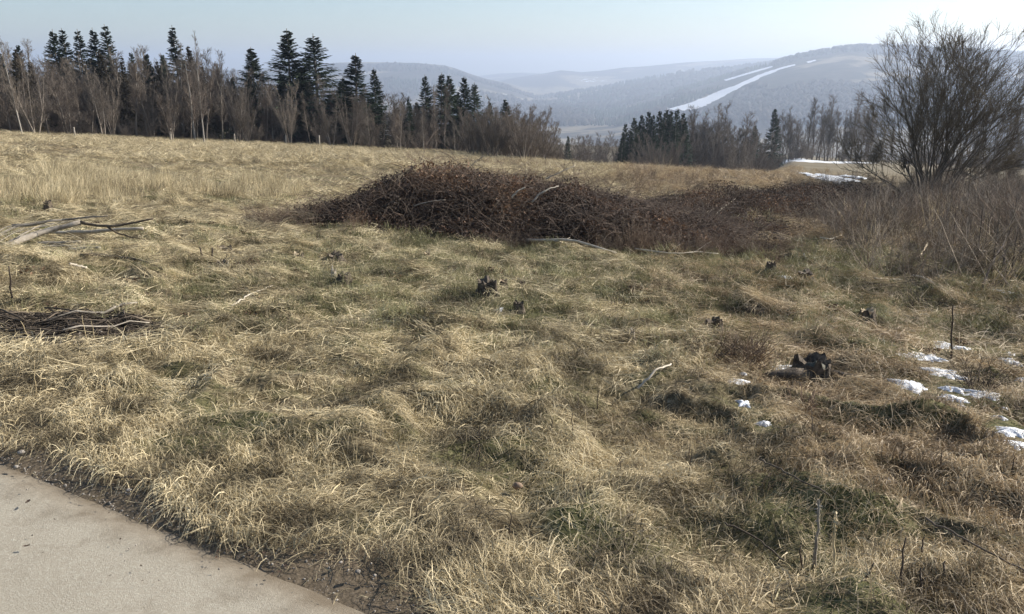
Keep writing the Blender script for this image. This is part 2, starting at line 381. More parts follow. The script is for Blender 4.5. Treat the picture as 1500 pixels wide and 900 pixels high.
# ------------------------------------------------------------------ far valley and hills
def ridge(tu, uv, D):
    u = [p[0] for p in uv]; tt, sl = pix(u, [p[1] for p in uv])
    return np.interp(tu, tt, sl) * D + EYE
RIDGES = [   # depth of foot, depth of crest, fall-off behind, skyline in the photograph
    (2300, 4600, 1500, [(-400, 110), (200, 104), (340, 100), (430, 92), (500, 88), (560, 88), (610, 89), (650, 92), (666, 96), (690, 105), (712, 112), (745, 120), (800, 140), (860, 175), (900, 200), (1800, 230)]),
    (5200, 8200, 2000, [(-400, 130), (560, 120), (640, 112), (700, 110), (730, 106), (765, 104), (800, 106), (860, 110), (1900, 112)]),
    (4300, 6000, 1500, [(-400, 160), (640, 140), (700, 124), (740, 114), (775, 108), (800, 104), (822, 100), (850, 103), (880, 101), (910, 97), (950, 94), (1000, 89), (1050, 86), (1100, 83), (1145, 82), (1250, 80), (1900, 80)]),
    (2700, 4000, 1200, [(-400, 190), (560, 170), (700, 155), (800, 139), (870, 127), (920, 117), (960, 110), (1000, 101), (1060, 96), (1100, 93), (1150, 86), (1250, 85), (1900, 90)]),
    (1250, 2900, 1500, [(-400, 215), (600, 212), (720, 200), (780, 185), (850, 165), (920, 148), (980, 133), (1040, 116), (1090, 101), (1140, 88), (1170, 80), (1200, 75), (1230, 70), (1250, 68), (1300, 68), (1340, 69), (1400, 71), (1450, 73), (1500, 76), (1700, 84), (1900, 95)])]
def hills_h(x, y):
    r = np.hypot(x, y); t = np.where(y > 50, x / np.maximum(y, 50), np.sign(x) * 3)
    near = base_h(x, y) - 6 * smooth(380, 450, r) - 3
    floor_ = -150 + 25 * (fbm(x * .0016, y * .0016, 55, 3) - .5) + .012 * np.abs(np.minimum(y, 0))
    z = near * (1 - smooth(350, 1400, r)) + floor_ * smooth(350, 1400, r)
    z = np.maximum(z, -160)
    fr = smooth(-200, 600, y)
    for y0, D, fall, uv in RIDGES:
        c = ridge(t, uv, D) - 14
        rough = (fbm(x * .004, y * .004, int(D) % 97, 4) - .5)
        p = smooth(y0, D, y) ** .8 * (1 - .75 * smooth(D, D + fall, y))
        zz = floor_ + (np.maximum(c, -140) - floor_) * p + rough * 26 * smooth(y0, y0 + 500, y) * (1 - .75 * smooth(D - 350, D, y) * (1 - smooth(D, D + 500, y)))
        z = np.where(fr > 0, np.maximum(z, zz * fr + z * (1 - fr)), z)
    return z
r2 = np.concatenate([np.geomspace(395, 9800, 200)])
az2 = np.concatenate([np.radians(np.linspace(-46, 46, 340)), np.radians(np.linspace(46, 314, 40)[1:-1])])
V, Q, idx = polar('hills', r2, az2, hills_h, None)
tag(obj('hills', mesh_np('hills', V, Q, True), M['hill']), kind='structure')
def hill_at(u, v):
    t, sl = pix(u, v); ys = np.linspace(1000, 9000, 1600)
    d = (EYE + sl * ys) - hills_h(t * ys, ys); i = np.argmax(d < 0) if (d < 0).any() else -1
    return np.array([t * ys[i], ys[i], hills_h(np.array([t * ys[i]]), np.array([ys[i]]))[0]]), (d < 0).any()

# ski run: a snow sheet draped over the hillside
def drape(name, left, right, n, label, lift=3.5, jit=2.):
    a = np.array([hill_at(*p)[0] for p in left]); b = np.array([hill_at(p[0] + .3 * (q[0] - p[0]), p[1] + .3 * (q[1] - p[1]))[0] for p, q in zip(right, left)])
    s0 = np.linspace(0, 1, len(a)); s1 = np.linspace(0, 1, n)
    A_ = np.stack([np.interp(s1, s0, a[:, i]) for i in (0, 1)], -1); B_ = np.stack([np.interp(s1, s0, b[:, i]) for i in (0, 1)], -1)
    dv = norm(B_ - A_); rag = lambda sd: (fbm(s1 * n * .35, s1 * 0 + sd, sd, 3) - .5)[:, None] * jit * 10
    A_ += dv * rag(3); B_ += dv * rag(8)
    k = np.linspace(0, 1, 9)[None, :, None]; G = A_[:, None] * (1 - k) + B_[:, None] * k
    Z_ = hills_h(G[..., 0], G[..., 1]) + lift
    ix = np.arange(n * 9).reshape(n, 9); Qd = np.stack([ix[:-1, :-1], ix[:-1, 1:], ix[1:, 1:], ix[1:, :-1]], -1).reshape(-1, 4)
    o = obj(name, mesh_np(name, np.concatenate([G, Z_[..., None]], -1), Qd, True), M['snow'])
    return tag(o, label, 'ski run') if label else tag(o, kind='structure')
SKI = [([(975, 163), (1010, 153), (1040, 141), (1075, 128), (1110, 112), (1140, 102), (1164, 96)],
        [(1020, 166), (1045, 159), (1062, 147), (1085, 133), (1116, 117), (1143, 105), (1166, 98.5)], 160, 'broad white ski run cutting up through the wooded hillside'),
       ([(1181, 92.5), (1194, 89.5)], [(1184, 95), (1196, 91.5)], 8, 'short snow strip near the hilltop above the broad ski run'),
       ([(1060, 119), (1100, 107), (1131, 98.5)], [(1066, 121), (1104, 109.5), (1132, 101)], 24, 'narrow snow strip running beside the broad ski run')]
SKIPOLY = []
for l_, r_, n_, lab in SKI:
    SKIPOLY.append(drape('ski_run', l_, r_, n_, lab))

# ------------------------------------------------------------------ instancing for uncountable growth ("stuff")
SRC = {}
def source(key, objs):
    c = bpy.data.collections.new('source_' + key)
    for i, o in enumerate(objs): c.objects.link(o)
    SRC[key] = c
def scatter(name, key, Pn, E, S, I, label=None, cat=None):
    me = bpy.data.meshes.new(name); me.vertices.add(len(Pn)); me.vertices.foreach_set('co', np.ascontiguousarray(Pn, np.float32).ravel())
    a = me.attributes.new('rot', 'FLOAT_VECTOR', 'POINT'); a.data.foreach_set('vector', np.ascontiguousarray(E, np.float32).ravel())
    S = np.asarray(S, np.float32); S = np.repeat(S[:, None], 3, 1) if S.ndim == 1 else S
    a = me.attributes.new('siz', 'FLOAT_VECTOR', 'POINT'); a.data.foreach_set('vector', np.ascontiguousarray(S).ravel())
    a = me.attributes.new('pick', 'INT', 'POINT'); a.data.foreach_set('value', np.ascontiguousarray(I, np.int32))
    o = obj(name, me)
    g = bpy.data.node_groups.new(name + '_nodes', 'GeometryNodeTree')
    g.interface.new_socket('Geometry', in_out='INPUT', socket_type='NodeSocketGeometry'); g.interface.new_socket('Geometry', in_out='OUTPUT', socket_type='NodeSocketGeometry')
    gi = g.nodes.new('NodeGroupInput'); go = g.nodes.new('NodeGroupOutput')
    ci = g.nodes.new('GeometryNodeCollectionInfo'); ci.inputs[0].default_value = SRC[key]; ci.inputs[1].default_value = True; ci.inputs[2].default_value = True
    ip = g.nodes.new('GeometryNodeInstanceOnPoints'); ip.inputs['Pick Instance'].default_value = True
    def na(n_, dt):
        q = g.nodes.new('GeometryNodeInputNamedAttribute'); q.data_type = dt; q.inputs[0].default_value = n_; return q.outputs[0]
    er = g.nodes.new('FunctionNodeEulerToRotation')
    g.links.new(gi.outputs[0], ip.inputs['Points']); g.links.new(ci.outputs[0], ip.inputs['Instance'])
    g.links.new(na('pick', 'INT'), ip.inputs['Instance Index']); g.links.new(na('rot', 'FLOAT_VECTOR'), er.inputs[0]); g.links.new(er.outputs[0], ip.inputs['Rotation'])
    g.links.new(na('siz', 'FLOAT_VECTOR'), ip.inputs['Scale']); g.links.new(ip.outputs[0], go.inputs[0])
    md = o.modifiers.new('scatter', 'NODES'); md.node_group = g
    return tag(o, label, cat, kind='stuff')
def eul(nrm, head):
    """Euler XYZ angles that set local z to nrm and local x towards heading"""
    z = norm(nrm); x = np.stack([np.cos(head), np.sin(head), np.zeros_like(head)], -1)
    x = norm(x - (x * z).sum(-1, keepdims=True) * z); y = np.cross(z, x)
    return np.stack([np.arctan2(y[:, 2], z[:, 2]), -np.arcsin(np.clip(x[:, 2], -1, 1)), np.arctan2(x[:, 1], x[:, 0])], -1)

# ------------------------------------------------------------------ grass clumps
def blade_mesh(name, nb, rad, L, Wd, lift, fwd, spread, segs=5, green=0., flat=0., dark=0.):
    p0 = np.zeros((nb, 3)); a = rng.uniform(0, 6.283, nb); q = rad * np.sqrt(rng.uniform(0, 1, nb)); p0[:, 0] = q * np.cos(a); p0[:, 1] = q * np.sin(a)
    hd = rng.normal(0, spread, nb)
    pitch = rng.uniform(*lift, nb)
    d = np.stack([np.cos(hd) * np.cos(pitch), np.sin(hd) * np.cos(pitch), np.sin(pitch)], -1)
    Ls = rng.uniform(*L, nb); P = np.empty((nb, segs, 3)); P[:, 0] = p0; st = (Ls / (segs - 1))[:, None]
    P[:, 0, 2] = rng.uniform(0, .02 + flat, nb)
    curl = rng.normal(0, .06, nb)
    for i in range(1, segs):
        d[:, 2] -= fwd * (.6 + .8 * rng.uniform(0, 1, nb)); c, s = np.cos(curl), np.sin(curl)
        d[:, 0], d[:, 1] = d[:, 0] * c - d[:, 1] * s, d[:, 0] * s + d[:, 1] * c
        d = norm(d + rng.normal(0, .05, d.shape)); P[:, i] = P[:, i - 1] + d * st
        low = P[:, i, 2] < .004
        P[:, i, 2] = np.where(low, rng.uniform(.002, .02 + flat, nb), P[:, i, 2]); d[low, 2] = np.abs(d[low, 2]) * .15
    wd = rng.uniform(*Wd, nb)[:, None] * np.linspace(1, .3, segs)[None]
    up = np.zeros((nb, 1, 3)); up[..., 2] = 1; up = up + rng.normal(0, .6, up.shape)
    V, Q = ribbons(P, wd, up)
    tint = np.clip(rng.beta(2.2, 2., nb) - dark, 0, 1); tt = np.repeat(tint, segs * 2)
    gg = np.repeat(np.clip(rng.normal(green, .12, nb), 0, 1), segs * 2)
    me = mesh_np(name, V, Q, False, {'tint': tt, 'green': gg}); me.materials.append(M['grass'])
    return bpy.data.objects.new(name, me)
G = []
for i in range(6): G.append(blade_mesh('mat_clump', 150, .26, (.08, .26), (.0026, .005), (.02, .5), .22, .5, 4, .12, .03))           # 0-5 combed mats
for i in range(4): G.append(blade_mesh('tuft_clump', 60, .08, (.07, .2), (.0024, .0045), (.6, 1.4), .22, 2.2, 4, .2))                   # 6-9 tufts
for i in range(4): G.append(blade_mesh('green_clump', 110, .20, (.04, .11), (.003, .005), (.5, 1.4), .15, 3., 3, .85))                  # 10-13 short green
for i in range(4): G.append(blade_mesh('litter_clump', 80, .28, (.06, .22), (.0025, .005), (-.1, .3), .12, 3., 3, .05, .04))             # 14-17 straw litter
for i in range(3): G.append(blade_mesh('stalk_clump', 5, .14, (.2, .42), (.0022, .0036), (1.0, 1.5), .04, 3., 4, .0))                    # 18-20 thin stalks
for i in range(5): G.append(blade_mesh('far_clump', 110, .42, (.14, .38), (.007, .012), (.1, .9), .28, 1.2, 3, .06, .03))                # 21-25 mid-field
for i in range(3): G.append(blade_mesh('standing_clump', 60, .22, (.3, .6), (.004, .008), (1.05, 1.5), .05, 3., 3, .0))                  # 26-28 standing straw
for i, o in enumerate(G): o.name = 'grass_source_%02d' % i
source('grass', G)

# things that keep the grass off: (x, y, rx, ry)
KEEP = []
# ------------------------------------------------------------------ snow patches
def snow_patch(u, v, wpx):
    bx_, by_ = base_at(u, v); p = np.array([bx_, by_, gz(bx_, by_)]); wid = wpx * p[1] / F / .95; wid *= 1.7; dep = wid * rng.uniform(.8, 1.25)
    n, m = 9, 40; rr = np.linspace(0, 1, n)[:, None]; aa = np.linspace(0, 2 * math.pi, m, endpoint=False)[None]
    sd = rng.uniform(0, 99)
    lob = np.clip(.66 + 1.25 * (fbm(np.cos(aa) * 1.5 + sd, np.sin(aa) * 1.5 + sd, 5, 3) - .5) + .75 * (fbm(np.cos(aa) * 4.5 + sd, np.sin(aa) * 4.5 + sd, 8, 2) - .5), .18, 1.3)
    X = wid / 2 * rr * lob * np.cos(aa) * 1.15; Y = dep / 2 * rr * lob * np.sin(aa) * 1.15
    gx, gy = p[0] + X, p[1] + Y
    th = min(.014, .05 * wid); lf = min(.018, .04 * wid + .006)
    gh = ground_h(gx, gy); tk = min(.019, .05 * wid + .009)
    Z = gh - .012 + (tk + .012) * (1 - rr ** 2.2) * (.55 + .9 * fbm(gx * 15, gy * 15, 6, 3))
    ix = np.arange(n * m).reshape(n, m); nx = np.roll(ix, -1, 1)
    Q = np.stack([ix[:-1], nx[:-1], nx[1:], ix[1:]], -1).reshape(-1, 4)
    V = np.stack([gx - p[0], gy - p[1], Z - p[2]], -1)
    o = obj('snow_patch', mesh_np('snow_patch', V, Q, True), M['snow']); o.location = p
    KEEP.append((p[0], p[1] - .04, wid * .44 + .02, dep * .46 + .08, .96))
    return o
SNOWL = {(729, 464): 'small snow patch in a hollow before the dark hollow stump', (806, 500): 'tiny snow fleck in the green grass at the meadow centre', (1299, 711): 'lone snow fleck among tawny hummocks',
         (1150, 543): 'snow lying against the big rotten stump', (1152, 409): 'white snow patch below the brush heap at the thicket edge', (1178, 376): 'small snow patch in short grass before the brush band',
         (1464, 430): 'snow patch below the broken dark stem by the thicket', (1388, 408): 'thin snow among twigs at the thicket foot'}
for q in SNOW:
    o = snow_patch(*q); lab = SNOWL.get(q[:2])
    if lab: tag(o, lab, 'snow')
    elif q[0] < 1130 and q[1] > 540: tag(o, 'old snow fleck in the gap left of the big rotten stump', 'snow', 'snow flecks beside the big stump')
    else:
        sz = 'broad' if q[2] >= 38 else 'small' if q[2] >= 20 else 'tiny'
        pl = 'at the thicket edge' if q[1] < 480 else 'in short grass left of the tall thin stick' if q[0] < 1300 else 'around the foot of the tall thin stick' if q[0] < 1420 and q[1] < 560 else 'beside the low bare shrub near the stick' if q[1] < 575 else 'below the tall thin stick in green grass' if q[1] < 602 else 'before the tawny hummocks'
        tag(o, '%s patch of old snow %s' % (sz, pl), 'snow', 'snow patches in the rough grass')

# ------------------------------------------------------------------ grass scatter
def heap_m(x, y):
    """height of the bramble heap over the ground"""
    def g(cx, cy, sx, sy, h, rot=0.):
        c, s = math.cos(rot), math.sin(rot); dx, dy = x - cx, y - cy
        a, b = (dx * c + dy * s) / sx, (-dx * s + dy * c) / sy; return h * np.maximum(0, 1 - (a * a + b * b)) ** .6
    H = np.maximum.reduce([g(-.35, 12.7, 2.0, 1.9, 1.05), g(.75, 12.6, 1.4, 1.8, .9), g(-2.0, 11.8, 1.5, .95, .42, .25), g(-1.4, 12.2, 1.4, 1.4, .72), g(1.9, 12.2, 1.7, 1.9, .42), g(.6, 11.2, 2.4, .9, .42), g(2.6, 11.6, 1.4, 1.2, .17)])
    return H * .93 * (.42 + .62 * fbm(x * .9, y * .9, 91, 2) + .55 * fbm(x * 3., y * 3., 92, 2))
def band_m(x, y):
    """the low dark brush that runs on from the heap"""
    H = 0
    for cx, cy, sx, sy, h in [(3.0, 15.5, 2.2, 1.6, .34), (5.0, 17.0, 2.2, 1.8, .62), (7.0, 18.8, 2.0, 1.7, .6), (3.6, 13.3, 1.7, 1.2, .17), (8.8, 21., 2., 1.8, .6)]:
        a, b = (x - cx) / sx, (y - cy) / sy; H = np.maximum(H, h * np.maximum(0, 1 - a * a - b * b) ** .6)
    return H * (.6 + .8 * fbm(x * 1.3, y * 1.3, 95, 3))
DARK = []
for u_, v_, w_, d_ in [(20, 262, 90, 1.4), (175, 258, 150, 1.0), (360, 288, 70, .8), (330, 300, 60, .6), (280, 240, 120, 1.2), (420, 262, 60, .8), (20, 336, 40, .4), (300, 330, 60, .4), (120, 232, 120, 1.5), (390, 325, 60, .35)]:
    q_ = at(u_, v_); DARK.append((q_[0], q_[1], w_ * q_[1] / F / 2, d_))
def flow(x, y):
    e = .08; z = ground_h(x, y); gx = (ground_h(x + e, y) - z) / e; gy = (ground_h(x, y + e) - z) / e
    fl = fbm(x * .55, y * .55, 61, 3) * 9.0 + 1.2
    return np.arctan2(np.sin(fl) - gy * 2.6, np.cos(fl) - gx * 2.6)
def clear_of(x, y):
    s = sdist(x, y) + .35 * (fbm(x * 1.7, y * 1.7, 21, 3) - .5)
    ok = s > .05
    for kx, ky, a, b, *pr in KEEP:
        ok &= ~((((x - kx) / a) ** 2 + ((y - ky) / b) ** 2 < 1) & (rng.uniform(0, 1, len(x)) < (pr[0] if pr else 1)))
    ok &= (heap_m(x, y) < .12) & (band_m(x, y) < .15)
    for dx, dy, a, b in DARK:
        e = ((x - dx) / a) ** 2 + ((y - dy) / b) ** 2 + .9 * (fbm(x * .9, y * .9, 33, 3) - .5); ok &= ~((e < .8) & (rng.uniform(0, 1, len(x)) < .75))
    return ok
def points(r0, r1, dens, azl=(-43, 43)):
    a0, a1 = R(azl[0]), R(azl[1]); n = int(dens * (a1 - a0) / 2 * (r1 * r1 - r0 * r0))
    rr = np.sqrt(rng.uniform(r0 * r0, r1 * r1, n)); aa = rng.uniform(a0, a1, n); return rr * np.sin(aa), rr * np.cos(aa)
# ------------------------------------------------------------------ bare trees (unit height, scaled per tree)
def bare_tree(kind):
    if kind == 'slender':   nst, sp, nb, ba, bl, nt, tw, lean = 1, .02, 40, .6, .20, 8, 4, .02
    elif kind == 'multi':   nst, sp, nb, ba, bl, nt, tw, lean = 5, .26, 15, .55, .26, 8, 4, .05
    elif kind == 'bushy':   nst, sp, nb, ba, bl, nt, tw, lean = 8, .5, 20, .6, .24, 8, 4, .05
    else:                   nst, sp, nb, ba, bl, nt, tw, lean = 2, .08, 30, .8, .26, 10, 5, .04
    a = rng.uniform(0, 6.283, nst); d = np.stack([np.cos(a) * sp, np.sin(a) * sp, np.ones(nst)], -1) + rng.normal(0, lean, (nst, 3))
    p0 = np.stack([np.cos(a) * .012, np.sin(a) * .012, np.full(nst, -.03)], -1) * (nst > 1) + np.array([0, 0, -.02])
    T = grow(p0, d, rng.uniform(.82, 1.0, nst) if nst > 1 else np.array([1.02]), 9, .02, .035)
    r0 = .0135 if nst == 1 else .0095
    TR = r0 * np.linspace(1, .12, 9)[None] * rng.uniform(.8, 1.2, (nst, 1))
    B, BR = spawn(T, TR, nb, .18 if kind != 'slender' else .22, .97, ba, lambda t, L: bl * L * (1.15 - .85 * t), 5, .16, .09, .5)
    W, WR = spawn(B, BR, nt, .15, 1., .6, lambda t, L: .55 * L * (1.1 - .5 * t), 4, .12, .12, .6)
    W2, W2R = spawn(W, WR, tw, .2, 1., .55, lambda t, L: .6 * L, 3, .08, .12, .7)
    WR = np.maximum(WR, .0008); W2R = np.maximum(W2R, .00062)
    tv = tubes(T, TR, 5)
    cv = join([tubes(B, np.maximum(BR, .0014), 3), tubes(W, WR, 3), ribbons(W2, W2R * 2)])
    return mesh_np('trunk', *tv, smooth_sh=True), mesh_np('branches', *cv)
BARE = {}
for k, n in (('slender', 3), ('open', 2), ('multi', 2), ('bushy', 2)): BARE[k] = [bare_tree(k) for _ in range(n)]
for k in BARE:
    for i, (a, b) in enumerate(BARE[k]):
        a.materials.append(M['palebark'] if (k == 'slender' and i == 0) else M['bark']); b.materials.append(M['twig'])

def spruce(dens=1., top=.0, wid=.17, droop=-.05):
    nw = int(44 * dens); nk = 9; lev = np.linspace(top, .97, nw); t = np.repeat(lev, nk) + rng.normal(0, .018, nw * nk); t = np.clip(t, top, .985); nb = len(t)
    az_ = rng.uniform(0, 6.283, nb)
    L = wid * (1.02 - t) ** .9 * rng.uniform(.5, 1.1, nb) * (1 + .12 * np.sin(az_ + t * 9)) + .010
    el = -.30 + .95 * t + rng.normal(0, .08, nb)
    d = np.stack([np.cos(az_) * np.cos(el), np.sin(az_) * np.cos(el), np.sin(el)], -1)
    B = grow(np.stack([0 * t, 0 * t, t], -1), d, L, 5, .06 + droop, .035)
    parts = []; T, _, _ = frames(B)
    for side, cnt in ((1, 8), (-1, 8), (0, 5)):
        pi = np.repeat(np.arange(nb), cnt); f = rng.uniform(.15, 1., len(pi)) * 4; i = np.minimum(f.astype(int), 3); fr = (f - i)[:, None]
        p = B[pi, i] * (1 - fr) + B[pi, i + 1] * fr; T_ = T[pi, i]
        sd = norm(np.cross(T_, [0, 0, 1])) * side; dn = np.zeros_like(sd); dn[:, 2] = -.25 if side else -.7
        l = L[pi] * (.38 - .07 * f) * rng.uniform(.7, 1.3, len(pi)) + .007
        W = grow(p, T_ * .9 + sd * .75 + dn, l, 3, -.03, .08)
        wd = (.0056 * rng.uniform(.7, 1.4, (len(pi), 1))) * np.array([[.9, 1., .2]])
        parts.append(ribbons(W, wd, np.array([0, 0, 1.]) + rng.normal(0, .6, (len(pi), 1, 3))))
    parts.append(ribbons(B, np.full((nb, 5), .007) * np.linspace(1, .4, 5), np.array([0, 0, 1.])))
    tr = np.array([[[0, 0, -.03], [0, 0, .3], [0, 0, .7], [.001, 0, 1.02]]]); rr = np.array([[.014, .010, .005, .0014]])
    return mesh_np('trunk', *tubes(tr, rr, 6), smooth_sh=True), mesh_np('crown', *join(parts))
SPR = [spruce(1., .04, .215), spruce(1.1, .06, .25), spruce(.8, .08, .20), spruce(.85, .10, .29, -.09), spruce(.75, .2, .17)]
for a, b in SPR: a.materials.append(M['bark']); b.materials.append(M['spruce'])
SPB = []
for a, b in (SPR[2], SPR[1]):
    b2 = b.copy(); b2.materials.clear(); b2.materials.append(M['spruceb']); SPB.append((a, b2))

def plant(kind_name, pair, u, vtop, y, label, cat, group=None, wide=1., lean=0.):
    t, _ = pix(u, 200); x = t * y; z = gz(x, y)
    top = pt(u, vtop, y)[2]; hgt = max(top - z, .8)
    o = thing(kind_name, label, cat, (x, y, z - .03), rng.uniform(0, 6.283), group, (hgt * wide, hgt * wide, hgt))
    o.rotation_euler.x = rng.normal(0, .015); o.rotation_euler.y = rng.normal(0, .015) + lean
    obj('trunk', pair[0], None, o); obj('crown', pair[1], None, o); return o
def edge_y(u): return np.interp(u, [-300, 0, 400, 700, 820], [54, 60, 70, 67, 62])

# dark spruces of the wood along the meadow
SLAND = [(0, 'in the row by the slanting birch'), (200, 'behind the slim spruce and the birch'), (400, 'behind the tallest spruce'), (480, 'between broad and mid height spruces'), (600, 'in the close group of five'), (700, 'near the round end tree')]
GL = 'spruces rising out of the wood along the straw meadow'
for u, v, dy, k, wd, lab in [
        (97, 45, 14, 0, 1.0, None), (117, 44, 16, 2, 1.0, None), (137, 45, 15, 2, 1.0, None), (162, 43, 14, 0, .9, None), (178, 38, 13, 2, 1., None),
        (272, 40, 12, 4, 1.0, 'slim dark spruce with a thin crown beside a pale straight birch'), (379, 71, 10, 1, 1.2, 'dark spruce standing alone in a gap of low bare trees'),
        (431, 45, 9, 1, 1.3, 'tallest dark spruce of the wood with a dense pointed crown'), (469, 52, 10, 3, 1.4, 'broad dark spruce with long uneven boughs touching the tallest spruce'),
        (523, 80, 8, 0, 1.5, 'mid height spruce before the blue plateau hill'), (553, 101, 11, 0, 1.0, 'small spruce tip showing next to the mid height spruce'),
        (627, 111, 14, 0, 1.0, None), (646, 108, 15, 0, 1.1, None), (660, 111, 17, 1, 1.0, None), (680, 113, 14, 0, 1.1, None), (694, 122, 13, 3, .9, None),
        (719, 150, 13, 1, .9, None), (741, 146, 12, 1, 1.1, None), (450, 100, 16, 1, 1.1, None), (505, 115, 15, 1, 1.2, None), (108, 80, 20, 1, 1.1, None), (150, 85, 20, 1, 1.2, None), (250, 100, 20, 1, 1., None), (420, 105, 18, 1, 1.1, None), (672, 135, 20, 1, 1.2, None), (612, 150, 18, 1, 1.2, None), (780, 180, 10, 1, 1., None)]:
    y = float(edge_y(u)) + dy
    plant('spruce_tree', SPR[k], u, v, y, lab or 'dark spruce among the bare trees, %s' % [w_ for l_, w_ in SLAND if u >= l_][-1] + (', tall' if v < 90 else ''), 'spruce', None if lab else GL, wd * 1.4)
for u, v, dy in [(42, 72, 6), (62, 90, 9), (165, 74, 8), (192, 84, 7), (228, 82, 9), (243, 90, 8), (292, 68, 8), (305, 92, 7), (20, 95, 10)]:
    plant('brown_spruce_tree', SPB[int(rng.integers(2))], u, v, float(edge_y(u)) + dy, 'brownish thinning conifer among bare trees, ' + ('near the slanting birch' if u < 100 else 'below the row of spruce tips' if u < 215 else 'between the spruce tips and the straight birch' if u < 270 else 'beside the straight birch'), 'conifer', 'brownish conifers in the wood along the straw meadow')
# dark stand beyond the brow and the lone conifers
for u, v, y in [(917, 181, 150), (930, 173, 152), (939, 168, 155), (947, 163, 158), (955, 168, 150), (964, 162, 156), (972, 161, 160), (980, 163, 152), (989, 160, 158), (998, 165, 155), (1003, 178, 148), (922, 190, 145), (945, 185, 145), (968, 180, 145), (990, 182, 146), (958, 190, 142), (935, 195, 142), (911, 200, 146)]:
    plant('spruce_tree', SPR[int(rng.integers(2))], u, v, y - 38, 'dark spruce in the dense dark stand beyond the meadow brow', 'spruce', 'dark spruce stand beyond the meadow brow', 1.15)
plant('spruce_tree', SPR[0], 1132, 159, 135, 'lone dark pointed spruce beside a row of tall bare trees', 'spruce', None, 1.15)
plant('spruce_tree', SPR[1], 1105, 184, 130, 'small round topped conifer next to the lone pointed spruce', 'spruce', None, 1.1)
plant('spruce_tree', SPR[0], 833, 199, 118, 'little spruce tip in the gap between the two woods', 'spruce', None, 1.)

# bare trees
LAND = [(-200, 'beyond the slanting birch'), (60, 'next to the slanting pale birch'), (90, 'below the row of spruce tips'), (205, 'between spruce tips and straight birch'), (330, 'beside the straight pale birch'),
        (360, 'beside the spruce alone in a gap'), (405, 'near the tallest spruce'), (450, 'at the foot of the tallest spruce'), (500, 'by the broad spruce touching the tallest'),
        (545, 'by the mid height spruce'), (600, 'past the small spruce tip'), (640, 'in front of the five close spruces'), (705, 'beside the round end tree')]
KW = {'slender': 'slim bare tree', 'open': 'forked bare tree', 'multi': 'many stemmed bare tree', 'bushy': 'bushy round bare tree'}
def wood(n, u0, u1, env, dy, kinds, label, group, name='bare_tree', wide=1.):
    us = np.linspace(u0, u1, n) + rng.uniform(-.45, .45, n) * (u1 - u0) / n
    for u in us:
        k = kinds[int(rng.integers(len(kinds)))]; pr = BARE[k][int(rng.integers(len(BARE[k])))]
        v = np.interp(u, [e[0] for e in env], [e[1] for e in env]) + rng.normal(0, 9); y = dy(u)
        lb = label
        if '%' in label: lb = label % (KW[k], [w_ for l_, w_ in LAND if u >= l_][-1])
        elif label.startswith('~'): lb = {'slender': 'slim ', 'open': 'forked ', 'multi': 'many stemmed ', 'bushy': 'rounded '}[k] + label[1:]
        plant(name, pr, u, v, y, lb, 'tree', group, wide * rng.uniform(.85, 1.25))
ENV = [(-120, 62), (0, 62), (50, 55), (90, 75), (130, 78), (200, 62), (260, 72), (300, 62), (350, 82), (400, 102), (450, 105), (500, 112), (560, 124), (620, 138), (700, 158), (760, 150), (815, 195)]
wood(46, -60, 815, [(a, b + 22) for a, b in ENV], lambda u: float(edge_y(u)) + rng.uniform(.5, 4.5), ['slender', 'slender', 'open', 'multi'], '%s in the front row %s', 'front row of bare trees behind the straw meadow')
wood(62, -90, 800, ENV, lambda u: float(edge_y(u)) + rng.uniform(5, 14), ['slender', 'open', 'multi'], '%s rising behind the front row %s', 'bare trees deep in the wood behind the straw meadow')
plant('bare_tree', BARE['bushy'][0], 766, 143, 58, 'dense round crowned bare tree ending the wood before the hazy valley', 'tree', None, .9)
plant('bare_tree', BARE['bushy'][1], 795, 165, 57, 'smaller round bare bush tree leaning off the end of the wood', 'tree', None, .9)
plant('birch_tree', BARE['slender'][0], 298, 52, 61, 'straight pale stemmed birch taller than its bare neighbours', 'birch', None, .6)
plant('birch_tree', BARE['slender'][0], 33, 52, 57, 'slanting pale birch at the dark wood edge', 'birch', None, .7, -.12)
plant('bare_tree', BARE['open'][0], 252, 120, 58, 'low tree with a round crown of russet dead leaves', 'tree', None, .9)
wood(14, 690, 812, [(690, 160), (730, 158), (765, 152), (790, 165), (812, 195)], lambda u: float(edge_y(u)) - 5 + rng.uniform(0, 8), ['bushy', 'bushy', 'multi'], '~bare tree massed at the end of the wood before the hazy valley', 'bushy trees at the end of the wood')
wood(14, 818, 912, [(815, 200), (860, 192), (905, 190)], lambda u: rng.uniform(130, 175), ['bushy', 'multi', 'open'], '~hazy bare tree in the dip between the two woods', 'hazy bare trees in the dip', wide=1.)
wood(26, 1003, 1100, [(1000, 172), (1040, 165), (1070, 166), (1095, 182)], lambda u: rng.uniform(112, 140), ['slender', 'multi', 'bushy'], '~brown bare tree in the copse beside the dark spruce stand', 'copse of brown bare trees')
wood(8, 945, 990, [(945, 225), (968, 200), (990, 205)], lambda u: rng.uniform(94, 102), ['bushy', 'multi'], '~greyish bare bush tree in front of the dark spruce stand', 'bush trees in front of the dark spruce stand')
wood(6, 1085, 1140, [(1085, 205), (1110, 212), (1138, 222)], lambda u: rng.uniform(85, 105), ['bushy', 'multi'], '~low bare bush below the lone pointed spruce', 'low bushes below the lone spruce', 'bare_bush')
wood(24, 1142, 1275, [(1142, 160), (1200, 158), (1275, 150)], lambda u: rng.uniform(165, 190), ['slender', 'open', 'slender'], '~tall bare tree in the row beyond the snowy far field', 'row of slim bare trees beyond the far field', wide=.9)
wood(16, 1275, 1560, [(1275, 165), (1560, 150)], lambda u: rng.uniform(150, 200), ['slender', 'open', 'multi'], '~hazy bare tree far behind the many stemmed willow', 'hazy bare trees behind the willow')
